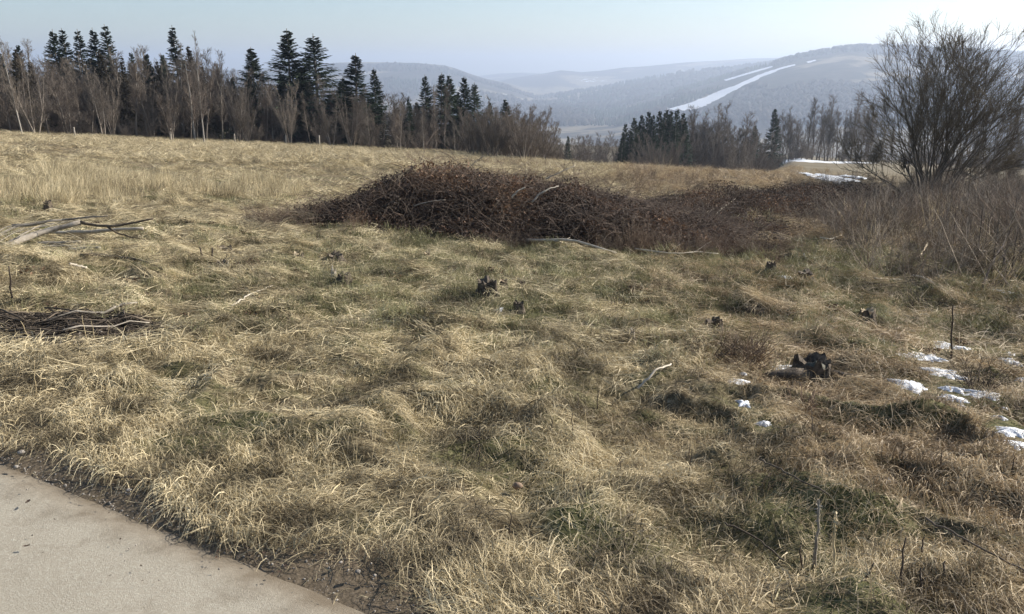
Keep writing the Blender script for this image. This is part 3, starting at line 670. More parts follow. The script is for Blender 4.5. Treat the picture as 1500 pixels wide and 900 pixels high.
wood(15, 1265, 1580, [(1265, 262), (1320, 235), (1400, 215), (1580, 195)], lambda u: rng.uniform(31, 46), ['bushy', 'multi'], '~dark bare bush crowding behind the many stemmed willow', 'dark bushes behind the willow', 'bare_bush', 1.1)
# the wood goes on behind: uncountable
srcs = []
for k in ('slender', 'open', 'multi', 'bushy'):
    a, b = BARE[k][-1]
    srcs.append(bpy.data.objects.new('z_crown_source_' + k, b))
for q in SPR[:2]: srcs.append(bpy.data.objects.new('z_spruce_source', q[1]))
for i, o in enumerate(srcs): o.name = 'wood_source_%02d' % i
source('wood', srcs)
us = rng.uniform(-150, 800, 260); ys = np.array([float(edge_y(u)) for u in us]) + rng.uniform(8, 30, 260)
tt, _ = pix(us, 200); xs = tt * ys; zs = ground_h(xs, ys)
vt = np.interp(us, [e[0] for e in ENV], [e[1] for e in ENV]) + rng.uniform(8, 60, 260)
hh = np.array([pt(u, v, y)[2] for u, v, y in zip(us, vt, ys)]) - zs
E0 = np.zeros((260, 3)); E0[:, 2] = rng.uniform(0, 6.283, 260)
scatter('wood_interior', 'wood', np.stack([xs, ys, zs], -1), E0, np.maximum(hh, 2), np.where(rng.uniform(0, 1, 260) < .2, 4, rng.integers(0, 4, 260)), 'tangled bare branches filling the depth of the wood', 'woodland')
def under(name, n, u0, u1, yf, hr, label):
    us = rng.uniform(u0, u1, n); ys = np.array([yf(u) for u in us]); tt, _ = pix(us, 200); xs = tt * ys; zs = ground_h(xs, ys)
    E0 = np.zeros((n, 3)); E0[:, 2] = rng.uniform(0, 6.283, n); h = rng.uniform(*hr, n); S = np.stack([h * 1.3, h * 1.3, h], -1)
    scatter(name, 'wood', np.stack([xs, ys, zs - .1], -1), E0, S, rng.integers(2, 4, n), label, 'undergrowth')
under('undergrowth', 150, -120, 815, lambda u: float(edge_y(u)) + rng.uniform(1.5, 9), (.8, 2.6), 'brown scrub filling the foot of the wood along the meadow')
under('valley_undergrowth', 110, 815, 1140, lambda u: rng.uniform(95, 140), (2., 5.), 'hazy brown scrub at the foot of the copse beyond the brow')
under('far_hedge', 110, 1140, 1580, lambda u: rng.uniform(150, 170), (2., 4.5), 'low dark hedge behind the snowy far field')

# fence posts along the wood
for u, v0, h in [(110, 190, .75), (250, 205, 1.05), (343, 213, .8), (467, 216, .9), (418, 216, .8)]:
    y = float(edge_y(u)) - 1.2; t, _ = pix(u, 200); x = t * y; a = np.arange(6) * math.pi / 3
    ring = np.stack([np.cos(a), np.sin(a)], -1) * .07
    V = np.concatenate([np.c_[ring * 1.05, np.full(6, -.1)], np.c_[ring, np.full(6, h - .05)], np.c_[ring * .6 + .008, np.full(6, h)]])
    ix = np.arange(18).reshape(3, 6); nx = np.roll(ix, -1, 1); Q = np.stack([ix[:-1], nx[:-1], nx[1:], ix[1:]], -1).reshape(-1, 4)
    o = obj('fence_post', mesh_np('fence_post', V, [Q, ix[2:3]]), M['post']); o.location = (x, y, gz(x, y)); o.rotation_euler = (rng.normal(0, .04), rng.normal(0, .04), 0)
    tag(o, 'weathered wooden fence post where the straw meadow meets the wood', 'fence post', 'fence posts at the wood edge')

# ------------------------------------------------------------------ far field snow beyond the brow
def snow_sheet(name, uvs, label, wv):
    pts_ = [at(u, v, 30) for u, v in uvs]; P = np.array(pts_); s0 = np.linspace(0, 1, len(P)); s1 = np.linspace(0, 1, 60)
    C = np.stack([np.interp(s1, s0, P[:, i]) for i in (0, 1)], -1); d = np.gradient(C, axis=0); nrm_ = norm(np.stack([-d[:, 1], d[:, 0]], -1))
    wdt = wv * (.25 + 1.3 * np.abs(fbm(s1 * 14, s1 * 0, 7, 3) - .3)) * np.sqrt(np.clip(np.minimum(s1, 1 - s1) * 12, .02, 1))
    k = np.linspace(-1, 1, 5)[None, :, None]; G_ = C[:, None] + nrm_[:, None] * (wdt[:, None, None] * k)
    Z = ground_h(G_[..., 0], G_[..., 1]) + .06 * (1 - k[..., 0] ** 2) + .02
    ix = np.arange(300).reshape(60, 5); Qd = np.stack([ix[:-1, :-1], ix[:-1, 1:], ix[1:, 1:], ix[1:, :-1]], -1).reshape(-1, 4)
    tag(obj(name, mesh_np(name, np.concatenate([G_, Z[..., None]], -1), Qd, True), M['snow']), label, 'snow')
snow_sheet('snow_strip', [(1140, 237.5), (1190, 237.5), (1270, 238.5)], 'long white snow strip along the hedge of the far field', 5.5)
snow_sheet('snow_track', [(1160, 252), (1190, 259), (1225, 266), (1240, 271)], 'broken snow lying in a wheel track on the far field', .55)
snow_sheet('snow_track', [(1196, 256), (1222, 261), (1250, 267)], 'wider band of broken snow before the willow on the far field', .9)
snow_sheet('snow_track', [(1238, 258), (1262, 263)], 'short ragged snow remnant touching the willow branches on the far field', .8)

# ------------------------------------------------------------------ the many stemmed willow
b0 = at(1362, 296); H = (pt(1415, 22, b0[1])[2] - b0[2]) * .96
ns = 30; a = np.linspace(0, 6.283, ns, endpoint=False) * 1.0 + rng.normal(0, .25, ns); el = np.radians(rng.uniform(38, 88, ns))
d = np.stack([np.cos(a) * np.cos(el) * 1.15 + .1, np.sin(a) * np.cos(el) * .9, np.sin(el)], -1)
d = np.concatenate([d, [[-1.0, 0, .42], [-.9, -.2, .62], [1.1, 0, .6], [1.15, .2, .42], [.9, -.5, .7], [-.95, .3, .3], [-.8, .1, .85], [1., .1, .95]]]); ns = len(d)
p0 = np.stack([rng.normal(0, .2, ns), rng.normal(0, .15, ns), np.full(ns, -.08)], -1) + d * [.16, .1, 0]
L = H * (.66 + .32 * norm(d)[:, 2]) * rng.uniform(.88, 1.03, ns); L[-8:] *= [.75, .85, .9, .85, .9, .65, .9, .95]
T = grow(p0, d, L, 10, .05, .105); TR = (H * .0056) * np.linspace(1, .12, 10)[None] * rng.uniform(.7, 1.25, (ns, 1))
B, BR = spawn(T, TR, 11, .2, .95, .62, lambda t, L_: .40 * L_ * (1.15 - .75 * t), 7, .07, .10, .6)
Wt, WR = spawn(B, BR, 7, .15, 1., .5, lambda t, L_: .5 * L_ * (1.1 - .5 * t), 5, .07, .11, .6)
W2, W2R = spawn(Wt, WR, 5, .2, 1., .5, lambda t, L_: .55 * L_ + .06, 4, .06, .12, .7)
o = thing('willow_tree', 'large many stemmed bare willow fanning out above the thicket', 'willow', b0)
obj('trunk', mesh_np('trunk', *tubes(T, TR, 7), smooth_sh=True), M['willow'], o)
cr = obj('crown', mesh_np('crown', *tubes(B, np.maximum(BR, .006), 4), smooth_sh=True), M['willow'], o)
obj('twigs', mesh_np('twigs', *join([tubes(Wt, np.maximum(WR, .0042), 3), ribbons(W2, np.maximum(W2R * 2, .0058))])), M['willowtwig'], cr)

# ------------------------------------------------------------------ bramble heap and dark brush
def leaf_cards(Pc, size, tint):
    m = len(Pc); a = norm(rng.normal(0, 1, (m, 3))); b = norm(np.cross(a, rng.normal(0, 1, (m, 3)))); c = np.cross(a, b)
    s = rng.uniform(*size, m)[:, None]
    V = np.stack([Pc - a * s, Pc - b * s * .55 + c * s * .3, Pc + a * s, Pc + b * s * .55 + c * s * .3], 1)
    ix = np.arange(m * 4).reshape(m, 4)
    return V.reshape(-1, 3), np.concatenate([ix[:, [0, 1, 2]], ix[:, [0, 2, 3]]]), np.repeat(tint, 4)
def brush(name, label, cat, hf, box, ncane, nleaf, clen, mats, lsize=(.008, .034), spike=60):
    x0, x1, y0, y1 = box
    def sample(n):
        X, Y = [], []
        k = 0
        while k < n:
            x = rng.uniform(x0, x1, n * 3); y = rng.uniform(y0, y1, n * 3); ok = hf(x, y) > .04; X.append(x[ok]); Y.append(y[ok]); k += ok.sum()
            if ok.sum() == 0: break
        return np.concatenate(X)[:n], np.concatenate(Y)[:n]
    cx, cy_ = (x0 + x1) / 2, (y0 + y1) / 2; o = thing(name, label, cat, (cx, cy_, gz(cx, cy_))); org = np.array(o.location)
    x, y = sample(ncane); h = hf(x, y); a = rng.uniform(0, 6.283, ncane); el = rng.uniform(-.5, 1.0, ncane)
    z = ground_h(x, y) + h * np.sqrt(rng.uniform(.1, 1., ncane))
    d = np.stack([np.cos(a) * np.cos(el), np.sin(a) * np.cos(el), np.sin(el)], -1)
    P = grow(np.stack([x, y, z], -1), d, rng.uniform(*clen, ncane), 7, -.22, .13)
    g = ground_h(P[..., 0], P[..., 1]); P[..., 2] = np.maximum(P[..., 2], g + .01)
    RR = rng.uniform(.0018, .0048, (ncane, 1)) * np.linspace(1, .45, 7)[None]
    canes = obj('canes', mesh_np('canes', *tubes(P, RR, 3)), mats[0], o); canes.data.transform(__import__('mathutils').Matrix.Translation(-Vector(org)))
    # standing shoots on the crest
    x, y = sample(spike); z = ground_h(x, y) + hf(x, y) * .8
    S1 = grow(np.stack([x, y, z], -1), np.stack([rng.normal(0, .9, spike), rng.normal(0, .9, spike), np.ones(spike)], -1), rng.uniform(.25, .8, spike), 6, -.28, .14)
    sh = obj('shoots', mesh_np('shoots', *tubes(S1, rng.uniform(.0025, .0055, (spike, 1)) * np.linspace(1, .4, 6)[None], 3)), mats[2], o); sh.data.transform(__import__('mathutils').Matrix.Translation(-Vector(org)))
    x, y = sample(nleaf); z = ground_h(x, y) + hf(x, y) * rng.uniform(.0, 1., nleaf) ** .45 + rng.normal(0, .03, nleaf)
    tint = np.clip(-.25 + 1.15 * fbm(x * 1.5, y * 1.5, 99, 3) + rng.normal(0, .16, nleaf), 0, 1)
    V, Fq, tn = leaf_cards(np.stack([x, y, z], -1) - org, lsize, tint)
    obj('dead_leaves', mesh_np('dead_leaves', V, Fq, False, {'tint': tn}), mats[1], o)
    for c in o.children: c['kind'] = 'stuff'
    return o
brush('bramble_heap', 'big dark heap of tangled brambles with dead brown leaves', 'bramble heap', heap_m, (-3.6, 4.3, 9.9, 14.8), 8500, 80000, (.3, 1.1), (M['heapcane'], M['leaf'], M['cane']), spike=420)
brush('brush_bank', 'long low bank of dark dead brush running from the heap to the willow', 'brush bank', band_m, (1., 11.5, 11.8, 23), 5200, 36000, (.25, .8), (M['heapcane'], M['leaf'], M['cane']), (.012, .03), 220)

# ------------------------------------------------------------------ thicket of bare canes before the willow
def cane_clump(n, hgt, mat, rad, lean=.22, tw=6):
    a = rng.uniform(0, 6.283, n); q = rad * np.sqrt(rng.uniform(0, 1, n)); p0 = np.stack([q * np.cos(a), q * np.sin(a), np.full(n, -.03)], -1)
    C = grow(p0, np.stack([rng.normal(0, lean, n), rng.normal(0, lean, n), np.ones(n)], -1), hgt * rng.uniform(.5, 1.05, n), 7, -.03, .10)
    CR = rng.uniform(.003, .0062, (n, 1)) * np.linspace(1, .4, 7)[None]
    Tw, TwR = spawn(C, CR, tw, .25, .98, .7, lambda t, L_: .26 * L_, 4, .03, .16, .6)
    V, Fq = join([tubes(C, CR, 3), ribbons(Tw, np.maximum(TwR * 2, .0026))])
    me = mesh_np('cane_clump', V, Fq); me.materials.append(mat); return bpy.data.objects.new('cane_clump', me)
CC = [cane_clump(16, 1.0, M['cane'], .3, .22, 8), cane_clump(16, 1.0, M['redtwig'], .3, .3, 8), cane_clump(12, 1.0, M['cane'], .35, .5, 9), cane_clump(22, .8, M['reed'], .22, .12, 1), cane_clump(16, .9, M['redtwig'], .35, .6, 7)]
for i, o in enumerate(CC): o.name = 'cane_source_%02d' % i
source('cane', CC)
def proj(x, y, z):
    f = y * math.cos(PITCH) - (z - EYE) * math.sin(PITCH); upv = y * math.sin(PITCH) + (z - EYE) * math.cos(PITCH)
    return 750 + F * x / f, 450 - F * upv / f
def cane_scatter(name, n, x0, x1, y0, y1, ok_fn, size, pickp, label, cat):
    x = rng.uniform(x0, x1, n); y = rng.uniform(y0, y1, n); k = ok_fn(x, y); x, y = x[k], y[k]; z = ground_h(x, y)
    E0 = np.zeros((len(x), 3)); E0[:, 2] = rng.uniform(0, 6.283, len(x)); E0[:, 0] = rng.normal(0, .16, len(x))
    sz = rng.uniform(*size, len(x)) * (.45 + 1.1 * fbm(x * .55, y * .55, 44, 3)) * (np.interp(x / y, [.3, .45, .6], [.55, .9, 1.15]) if name == 'cane_thicket' else 1)
    scatter(name, 'cane', np.stack([x, y, z], -1), E0, sz, rng.choice(5, len(x), p=pickp), label, cat)
def thick(x, y):
    u, v = proj(x, y, ground_h(x, y)); lo = np.interp(u, [1150, 1210, 1260, 1330, 1420, 1520, 1700], [322, 350, 398, 440, 436, 425, 415])
    return (u > 1150) & (u < 1720) & (v < lo + 25 * (fbm(x * .8, y * .8, 12, 3) - .5)) & (y < 27) & (x > .23 * y) & (fbm(x * .9, y * .9, 46, 3) > .36)
cane_scatter('cane_thicket', 2700, 2.5, 20, 8.5, 27, thick, (.45, 1.0), [.48, .16, .26, .04, .06], 'brown thicket of bare upright canes spreading before the willow', 'thicket')
cane_scatter('bracken_strip', 2400, -9, 17, 14, 52, lambda x, y: (fbm(x * .2, y * .15, 19, 3) > .46) & (x > -.14 * y) & (x < .36 * y) & (y > 14 + .2 * np.abs(x)) & (heap_m(x, y) < .05), (.3, .6), [.1, .34, .1, .12, .34], 'russet brown dead bracken and stalks on the meadow behind the heap', 'bracken')
cane_scatter('heap_skirt', 5200, -4.6, 5.6, 9.2, 15.5, lambda x, y: (np.maximum(heap_m(x, y), np.maximum(heap_m(x + .3, y + .25), heap_m(x - .35, y + .3))) > .02) & (heap_m(x, y) < .5) & (fbm(x * 1.3, y * 1.3, 47, 3) > .42), (.14, .42), [.2, .3, .15, .0, .35], 'loose reddish brown twigs fraying out around the bramble heap', 'brush')
cane_scatter('low_brush', 1500, .5, 7, 10, 17, lambda x, y: (fbm(x * .6, y * .6, 14, 3) > .44) & (x > .12 * y) & (x < .45 * y) & (y > 10.6 + .15 * x), (.16, .34), [.25, .2, .3, .0, .25], 'low grey brown twigs littering the grass between heap and thicket', 'brush')

# ------------------------------------------------------------------ woods on the hills
def far_tree(kind):
    k = 7; lv = 5; a = np.arange(k) * 6.283 / k; V, Fq = [], []
    zs = np.linspace(.0, 1, lv); rad = np.interp(zs, [0, .15, 1], [.10, .26, .0]) if kind else np.interp(zs, [0, .3, .65, .9, 1], [.16, .36, .38, .22, .0])
    for z_, r_ in zip(zs, rad):
        q = r_ * rng.uniform(.7, 1.3, k); V.append(np.stack([q * np.cos(a), q * np.sin(a), z_ + rng.normal(0, .03, k)], -1))
    ix = np.arange(k * lv).reshape(lv, k); nx = np.roll(ix, -1, 1)
    me = mesh_np('far_tree', np.concatenate(V), np.stack([ix[:-1], nx[:-1], nx[1:], ix[1:]], -1).reshape(-1, 4))
    me.materials.append(M['spruce'] if kind else M['farwood']); return bpy.data.objects.new('far_tree', me)
M['farwood'] = node_mat('far_bare_wood', b_bark((.045, .038, .030), (.10, .082, .062), 2), 1., 0.)
FT = [far_tree(0), far_tree(0), far_tree(1), far_tree(0)]
for i, o in enumerate(FT): o.name = 'far_tree_source_%02d' % i
source('fartree', FT)
nF = 30000
yy = np.concatenate([rng.uniform(1500, 3000, nF * 2 // 3), rng.uniform(2800, 4100, nF // 3)]); tt = rng.uniform(-.28, .72, len(yy)); xx = tt * yy
zz = hills_h(xx, yy); uu, vv = proj(xx, yy, zz)
dens = fbm(xx * .0022, yy * .0022, 83, 4)
ok = (dens > .49) & (vv < 185)
for l_, r_, *_x in SKI:
    up = lambda q: np.interp(uu, [p[0] for p in q], [p[1] for p in q])
    lo_, hi_ = up(l_) - 2.2, up(r_) + 2.6
    ok &= ~((uu > l_[0][0]) & (uu < r_[-1][0]) & (vv > np.minimum(lo_, hi_)) & (vv < np.maximum(lo_, hi_) + 1.2))
xx, yy, zz = xx[ok], yy[ok], zz[ok]; E0 = np.zeros((len(xx), 3)); E0[:, 2] = rng.uniform(0, 6.283, len(xx))
pk = np.where(fbm(xx * .003, yy * .003, 87, 3) > .56, 2, rng.integers(0, 2, len(xx)))
scatter('hill_forest', 'fartree', np.stack([xx, yy, zz - 1], -1), E0, rng.uniform(11, 21, len(xx)), pk, 'hazy woods covering the far hillsides', 'forest')

# ------------------------------------------------------------------ branches and poles
def path_px(uvs, lift, rad0, rad1, depth=None, n=14, wob=.004):
    base = [at(u, v) for u, v in uvs] if depth is None else None
    if depth is None: P = np.array(base) + np.array([0, 0, 1.]) * np.array(lift if hasattr(lift, '__len__') else [lift] * len(uvs))[:, None]
    else:
        dd = depth if hasattr(depth, '__len__') else [depth] * len(uvs); P = np.array([pt(u, v, y) for (u, v), y in zip(uvs, dd)])
    s0 = np.r_[0, np.cumsum(np.linalg.norm(np.diff(P, axis=0), axis=1))]; s1 = np.linspace(0, s0[-1], n)
    C = np.stack([np.interp(s1, s0, P[:, i]) for i in range(3)], -1)
    for _ in range(2): C[1:-1] = .5 * C[1:-1] + .25 * (C[2:] + C[:-2])
    C += rng.normal(0, wob, C.shape) * np.array([1, 1, .6]); rr = np.linspace(rad0, rad1, n) * rng.uniform(.88, 1.12, n)
    return C, rr
def branch(uvs, r0, r1, mat, label, name='fallen_branch', lift=.03, depth=None, group=None, twigs=0, forks=()):
    if depth is not None and 8 < depth[0] < 10.8: r0 *= .62; r1 *= .62
    C, rr = path_px(uvs, lift, r0, r1, depth)
    org = C[0].copy(); V, Fq = tubes((C - org)[None], rr[None], 8, True)
    o = obj(name, mesh_np(name, V, Fq, True), M[mat]); o.location = org
    tag(o, label, 'branch', group)
    for f in forks:
        C2, r2 = path_px(f, np.linspace(lift[-2], .0, len(f)) if hasattr(lift, '__len__') else lift, r0 * .6, r1 * .6, depth[:1] * len(f) if depth else None, 10); V, Fq = tubes((C2 - org)[None], r2[None], 6, True)
        obj('side_branch', mesh_np('side_branch', V, Fq, True), M[mat], o)
    for k in range(twigs):
        i = int(rng.integers(4, 13)); d = norm(C[min(i + 1, 13)] - C[i - 1]) + rng.normal(0, .5, 3); d[2] = abs(d[2]) * .6
        Tq = grow((C[i] - org)[None], d[None], rng.uniform(.12, .35), 5, .0, .15); V, Fq = tubes(Tq, (r1 * .5 * np.linspace(1, .4, 5))[None], 5, True)
        obj('twig', mesh_np('twig', V, Fq, True), M[mat], o)
    return o
YB = at(90, 366)[1]; print('pile depth', YB, at(19, 452), at(95, 480), at(1188, 556), b0, H)
DP = lambda *a: [YB + q for q in a]
branch([(-14, 376), (8, 360), (35, 349), (70, 338), (118, 326.5)], .042, .026, 'deadwood', 'long grey bent pole arching over the branch pile in straw', depth=DP(-.4, -.2, 0, .2, .3))
branch([(118, 326), (135, 330), (158, 332.5), (195, 327), (224, 320.5)], .03, .014, 'darkwood', 'dark forked branch jutting from the tip of the grey bent pole', depth=DP(*[.3] * 5), forks=[[(158, 332.5), (175, 344), (200, 349.5), (233, 353)]])
branch([(18, 331), (45, 331), (62, 325), (100, 321.5), (158, 316.5)], .028, .012, 'deadwood', 'thin grey branch lying highest on the branch pile', depth=DP(*[.6] * 5))
branch([(72, 340), (110, 340.5), (145, 339.5), (160, 337), (210, 335)], .036, .03, 'palewood', 'thick pale barkless pole lying in the branch pile', depth=DP(*[.5] * 5))
branch([(55, 357), (85, 356.5), (119, 354.5)], .035, .025, 'deadwood', 'short grey pole end under the thick pale pole', depth=DP(.1, .1, .1))
branch([(62, 361), (110, 360), (143, 357.5)], .018, .012, 'deadwood', 'slim straight grey stick under the short grey pole', depth=DP(0, 0, 0))
branch([(103, 372.5), (147, 370)], .019, .016, 'palewood', 'lone pale stick in straw before the branch pile', lift=.05)
branch([(119, 383.5), (130, 381), (145, 380.5), (165, 387), (190, 387), (212, 392), (240, 404)], .018, .009, 'darkwood', 'crooked dark branch lying on straw before the branch pile', lift=.06, twigs=3)
branch([(102, 394), (128, 399)], .014, .012, 'palewood', 'short pale stick beside the crooked dark branch', lift=.04)
KEEP.append((at(60, 362)[0], YB + .1, 1.2, .4, .55))
for k in range(9):
    u0 = rng.uniform(-40, 30); q = rng.uniform(-.6, 1.6)
    branch([(u0 - 12, 372 - 6 * q), (u0 + 8, 354 - 8 * q), (u0 + 34, 341 - 9 * q), (u0 + 75 + 30 * q, 331 - 9 * q)], .009, .004, 'deadwood', 'thin bent grey twig in the bundle under the bent pole', 'bundled_twig', depth=DP(-.3, -.1, .1, .3), group='twigs bundled in the branch pile')
branch([(766, 362), (800, 366), (838, 367), (870, 376), (903, 379)], .022, .014, 'palewood', 'pale curved branch lying along the foot of the bramble heap', lift=[.10, .12, .14, .12, .06], twigs=2)
branch([(930, 374), (985, 381), (1030, 378), (1052, 381)], .012, .006, 'palewood', 'thin pale branch trailing from the heap towards the thicket', lift=.08, twigs=2)
branch([(779, 297), (792, 283), (803, 277), (818, 273)], .016, .008, 'palewood', 'pale bent stick caught in the face of the bramble heap', depth=[11.2, 11.25, 11.3, 11.4])
branch([(749, 290), (757, 281), (769, 274.5)], .013, .008, 'palewood', 'short pale stick near the bent stick on the heap', depth=[11.1, 11.1, 11.15])
branch([(565, 287.5), (585, 288.5)], .012, .01, 'palewood', 'pale stub on the dark left shoulder of the heap', depth=[11.6, 11.6])
branch([(606, 302), (625, 296), (652, 293)], .008, .005, 'deadwood', 'thin curved grey twig on the dark face of the heap', depth=[11.2, 11.2, 11.3])
branch([(800, 262), (822, 252), (842, 243)], .01, .005, 'palewood', 'pale twig poking above the crest of the heap', depth=[12.2, 12.2, 12.3])
branch([(668, 262), (690, 243), (708, 228)], .011, .004, 'deadwood', 'slanting twig sticking up from the top of the heap', depth=[12.4] * 3, twigs=3)
branch([(1040, 327), (1055, 319), (1076, 311)], .013, .006, 'palewood', 'pale forked stick leaning in low brush before the bank', lift=[.05, .16, .3], twigs=2)
branch([(1012, 322), (1030, 320), (1050, 313)], .010, .006, 'palewood', 'pale stick lying flat in low brush before the bank', lift=.1)
branch([(970, 331), (994, 333)], .013, .011, 'palewood', 'straight pale stick end in brush right of the heap', lift=.1)
branch([(1185, 322), (1190, 314), (1199, 310), (1208, 313)], .011, .007, 'palewood', 'pale hooped stick at the left edge of the thicket', lift=[.0, .12, .16, .1])
branch([(1190, 330), (1203, 322)], .013, .01, 'palewood', 'short pale stub below the hooped stick', lift=.05)
branch([(1200, 353), (1215, 356), (1232, 350)], .012, .007, 'palewood', 'pale crooked stick in grass before the thicket', lift=.05, twigs=1)
branch([(1335, 411), (1350, 414), (1366, 422)], .012, .008, 'palewood', 'pale bent stick on dark twigs at the thicket foot', lift=.06)
branch([(1220, 408), (1265, 420), (1325, 427)], .012, .006, 'darkwood', 'long dark branch lying towards the thicket foot', lift=.04, twigs=2)
branch([(1280, 415), (1320, 416)], .008, .006, 'palewood', 'thin straight pale twig beside the long dark branch', lift=.05)
branch([(1344, 387), (1356, 377)], .014, .013, 'cut', 'yellowish cut stick pointing out of the dark thicket hollow', lift=[.06, .2])
branch([(1437, 425), (1449, 407), (1464, 396), (1466, 386)], .013, .009, 'darkstem', 'broken dark stem bent over by the snow below the thicket', lift=[.0, .22, .33, .42], name='broken_stem', forks=[[(1465, 392), (1468, 408), (1474, 430)], [(1465, 392), (1465, 410), (1466, 424)]])
branch([(935, 580), (960, 565), (985, 548)], .008, .005, 'palewood', 'pale arched stalk lying across green tussocks', lift=[.05, .1, .06])
branch([(1060, 785), (1110, 812), (1145, 842)], .004, .003, 'darkwood', 'thin dark stem lying in grass by the tall dead stalks', lift=.06)
branch([(1350, 790), (1420, 830), (1500, 872)], .0045, .003, 'darkwood', 'long thin dark stem slanting through shaded grass', lift=.09)
branch([(1110, 692), (1160, 722), (1210, 745)], .004, .003, 'darkwood', 'thin dark stem lying across tawny hummocks', lift=.07)
branch([(340, 460), (370, 440), (400, 428)], .007, .005, 'palewood', 'pale straight stalk lying on straw right of the twig heap', lift=.06)
branch([(95, 698), (160, 706), (232, 716)], .004, .003, 'darkwood', 'thin dark stick lying along the road verge', lift=.03)
branch([(250, 763), (285, 776), (318, 790)], .004, .003, 'darkwood', 'slim dark twig on the dirt edge of the road', lift=.02)
branch([(354, 797), (362, 815), (376, 830)], .003, .002, 'darkwood', 'small curved twig lying on the road edge', lift=.012)

# ------------------------------------------------------------------ stumps
def stump(u, v, wpx, hpx, label, mat='rot', jag=.3, cutm='rot', hollow=.3, group=None, slope=0.):
    p = at(u, v); sc_ = p[1] / F / .95; rad = wpx * sc_ / 2; h = hpx * sc_ * .95 + .022
    k = 30; a = np.arange(k) * 6.283 / k; lob = 1 + .5 * (fbm(np.cos(a) * 2.2 + u, np.sin(a) * 2.2 + v, 4, 3) - .5) * 2 + rng.normal(0, .04, k)
    top = h * (1 + jag * 1.5 * (fbm(np.cos(a) * 1.8 + v, np.sin(a) * 1.8 + u, 14, 3) - .5) * 2 + rng.normal(0, .13, k)) + slope * rad * np.cos(a)
    rings = [(1.7, -.05 / max(h, .01), 0), (1.22, .18, 0), (1.0, .5, 0), (.95, 1., 0)]
    V = []
    for f, z_, _ in rings: V.append(np.stack([rad * f * lob * np.cos(a), rad * f * lob * np.sin(a), np.where(z_ == 1, top, top * z_) + rng.normal(0, .004, k)], -1))
    ix = np.arange(k * 4).reshape(4, k); nx = np.roll(ix, -1, 1); Q = np.stack([ix[:-1], nx[:-1], nx[1:], ix[1:]], -1).reshape(-1, 4)
    o = thing('tree_stump', label, 'stump', p, 0, group); obj('bark', mesh_np('bark', np.concatenate(V), Q, True), M[mat], o)
    W = [np.stack([rad * f * .95 * lob * np.cos(a), rad * f * .95 * lob * np.sin(a), top * (1 - hollow * (1 - f)) + .002 + rng.normal(0, .003, k)], -1) for f in (1., .8, .5, .15)]
    Q2 = np.stack([ix[:-1], nx[:-1], nx[1:], ix[1:]], -1).reshape(-1, 4)
    obj('top_face', mesh_np('top_face', np.concatenate(W), [Q2, ix[3:4]], False), M[cutm], o)
    KEEP.append((p[0], p[1] - .04, rad * 1.05, rad * 1.1 + .05, 1.))
    return o, p, rad, h
big, bp, brad, bh = stump(1188, 554, 50, 22, 'big rotten mossy stump with a long root arm and snow against it', jag=.35, hollow=.55)
P_ = np.array([[-.05, -.06, .04], [-.16, -.09, .06], [-.27, -.09, .05], [-.42, -.05, .012]]); obj('root', mesh_np('root', *tubes(P_[None], np.array([[.055, .045, .036, .018]]), 8, True), smooth_sh=True), M['rot'], big)
P_ = np.array([[.08, -.02, .05], [.2, -.04, .035], [.34, -.02, .012]]); obj('root', mesh_np('root', *tubes(P_[None], np.array([[.03, .02, .008]]), 7, True), smooth_sh=True), M['rot'], big)
k = 14; aa = np.arange(k) * 6.283 / k; mv = [np.stack([f * .075 * np.cos(aa) * (1 + .3 * np.sin(3 * aa)) + .0, f * .05 * np.sin(aa) * (1 + .3 * np.cos(2 * aa)) - .05, np.full(k, bh * .55 + .065 * math.sqrt(max(0, 1 - f * f))) + rng.normal(0, .007, k)], -1) for f in (1., .85, .6, .3, .05)]
ix = np.arange(k * 5).reshape(5, k); nx = np.roll(ix, -1, 1); obj('moss_cushion', mesh_np('moss_cushion', np.concatenate(mv), np.stack([ix[:-1], nx[:-1], nx[1:], ix[1:]], -1).reshape(-1, 4), True), M['moss'], big)
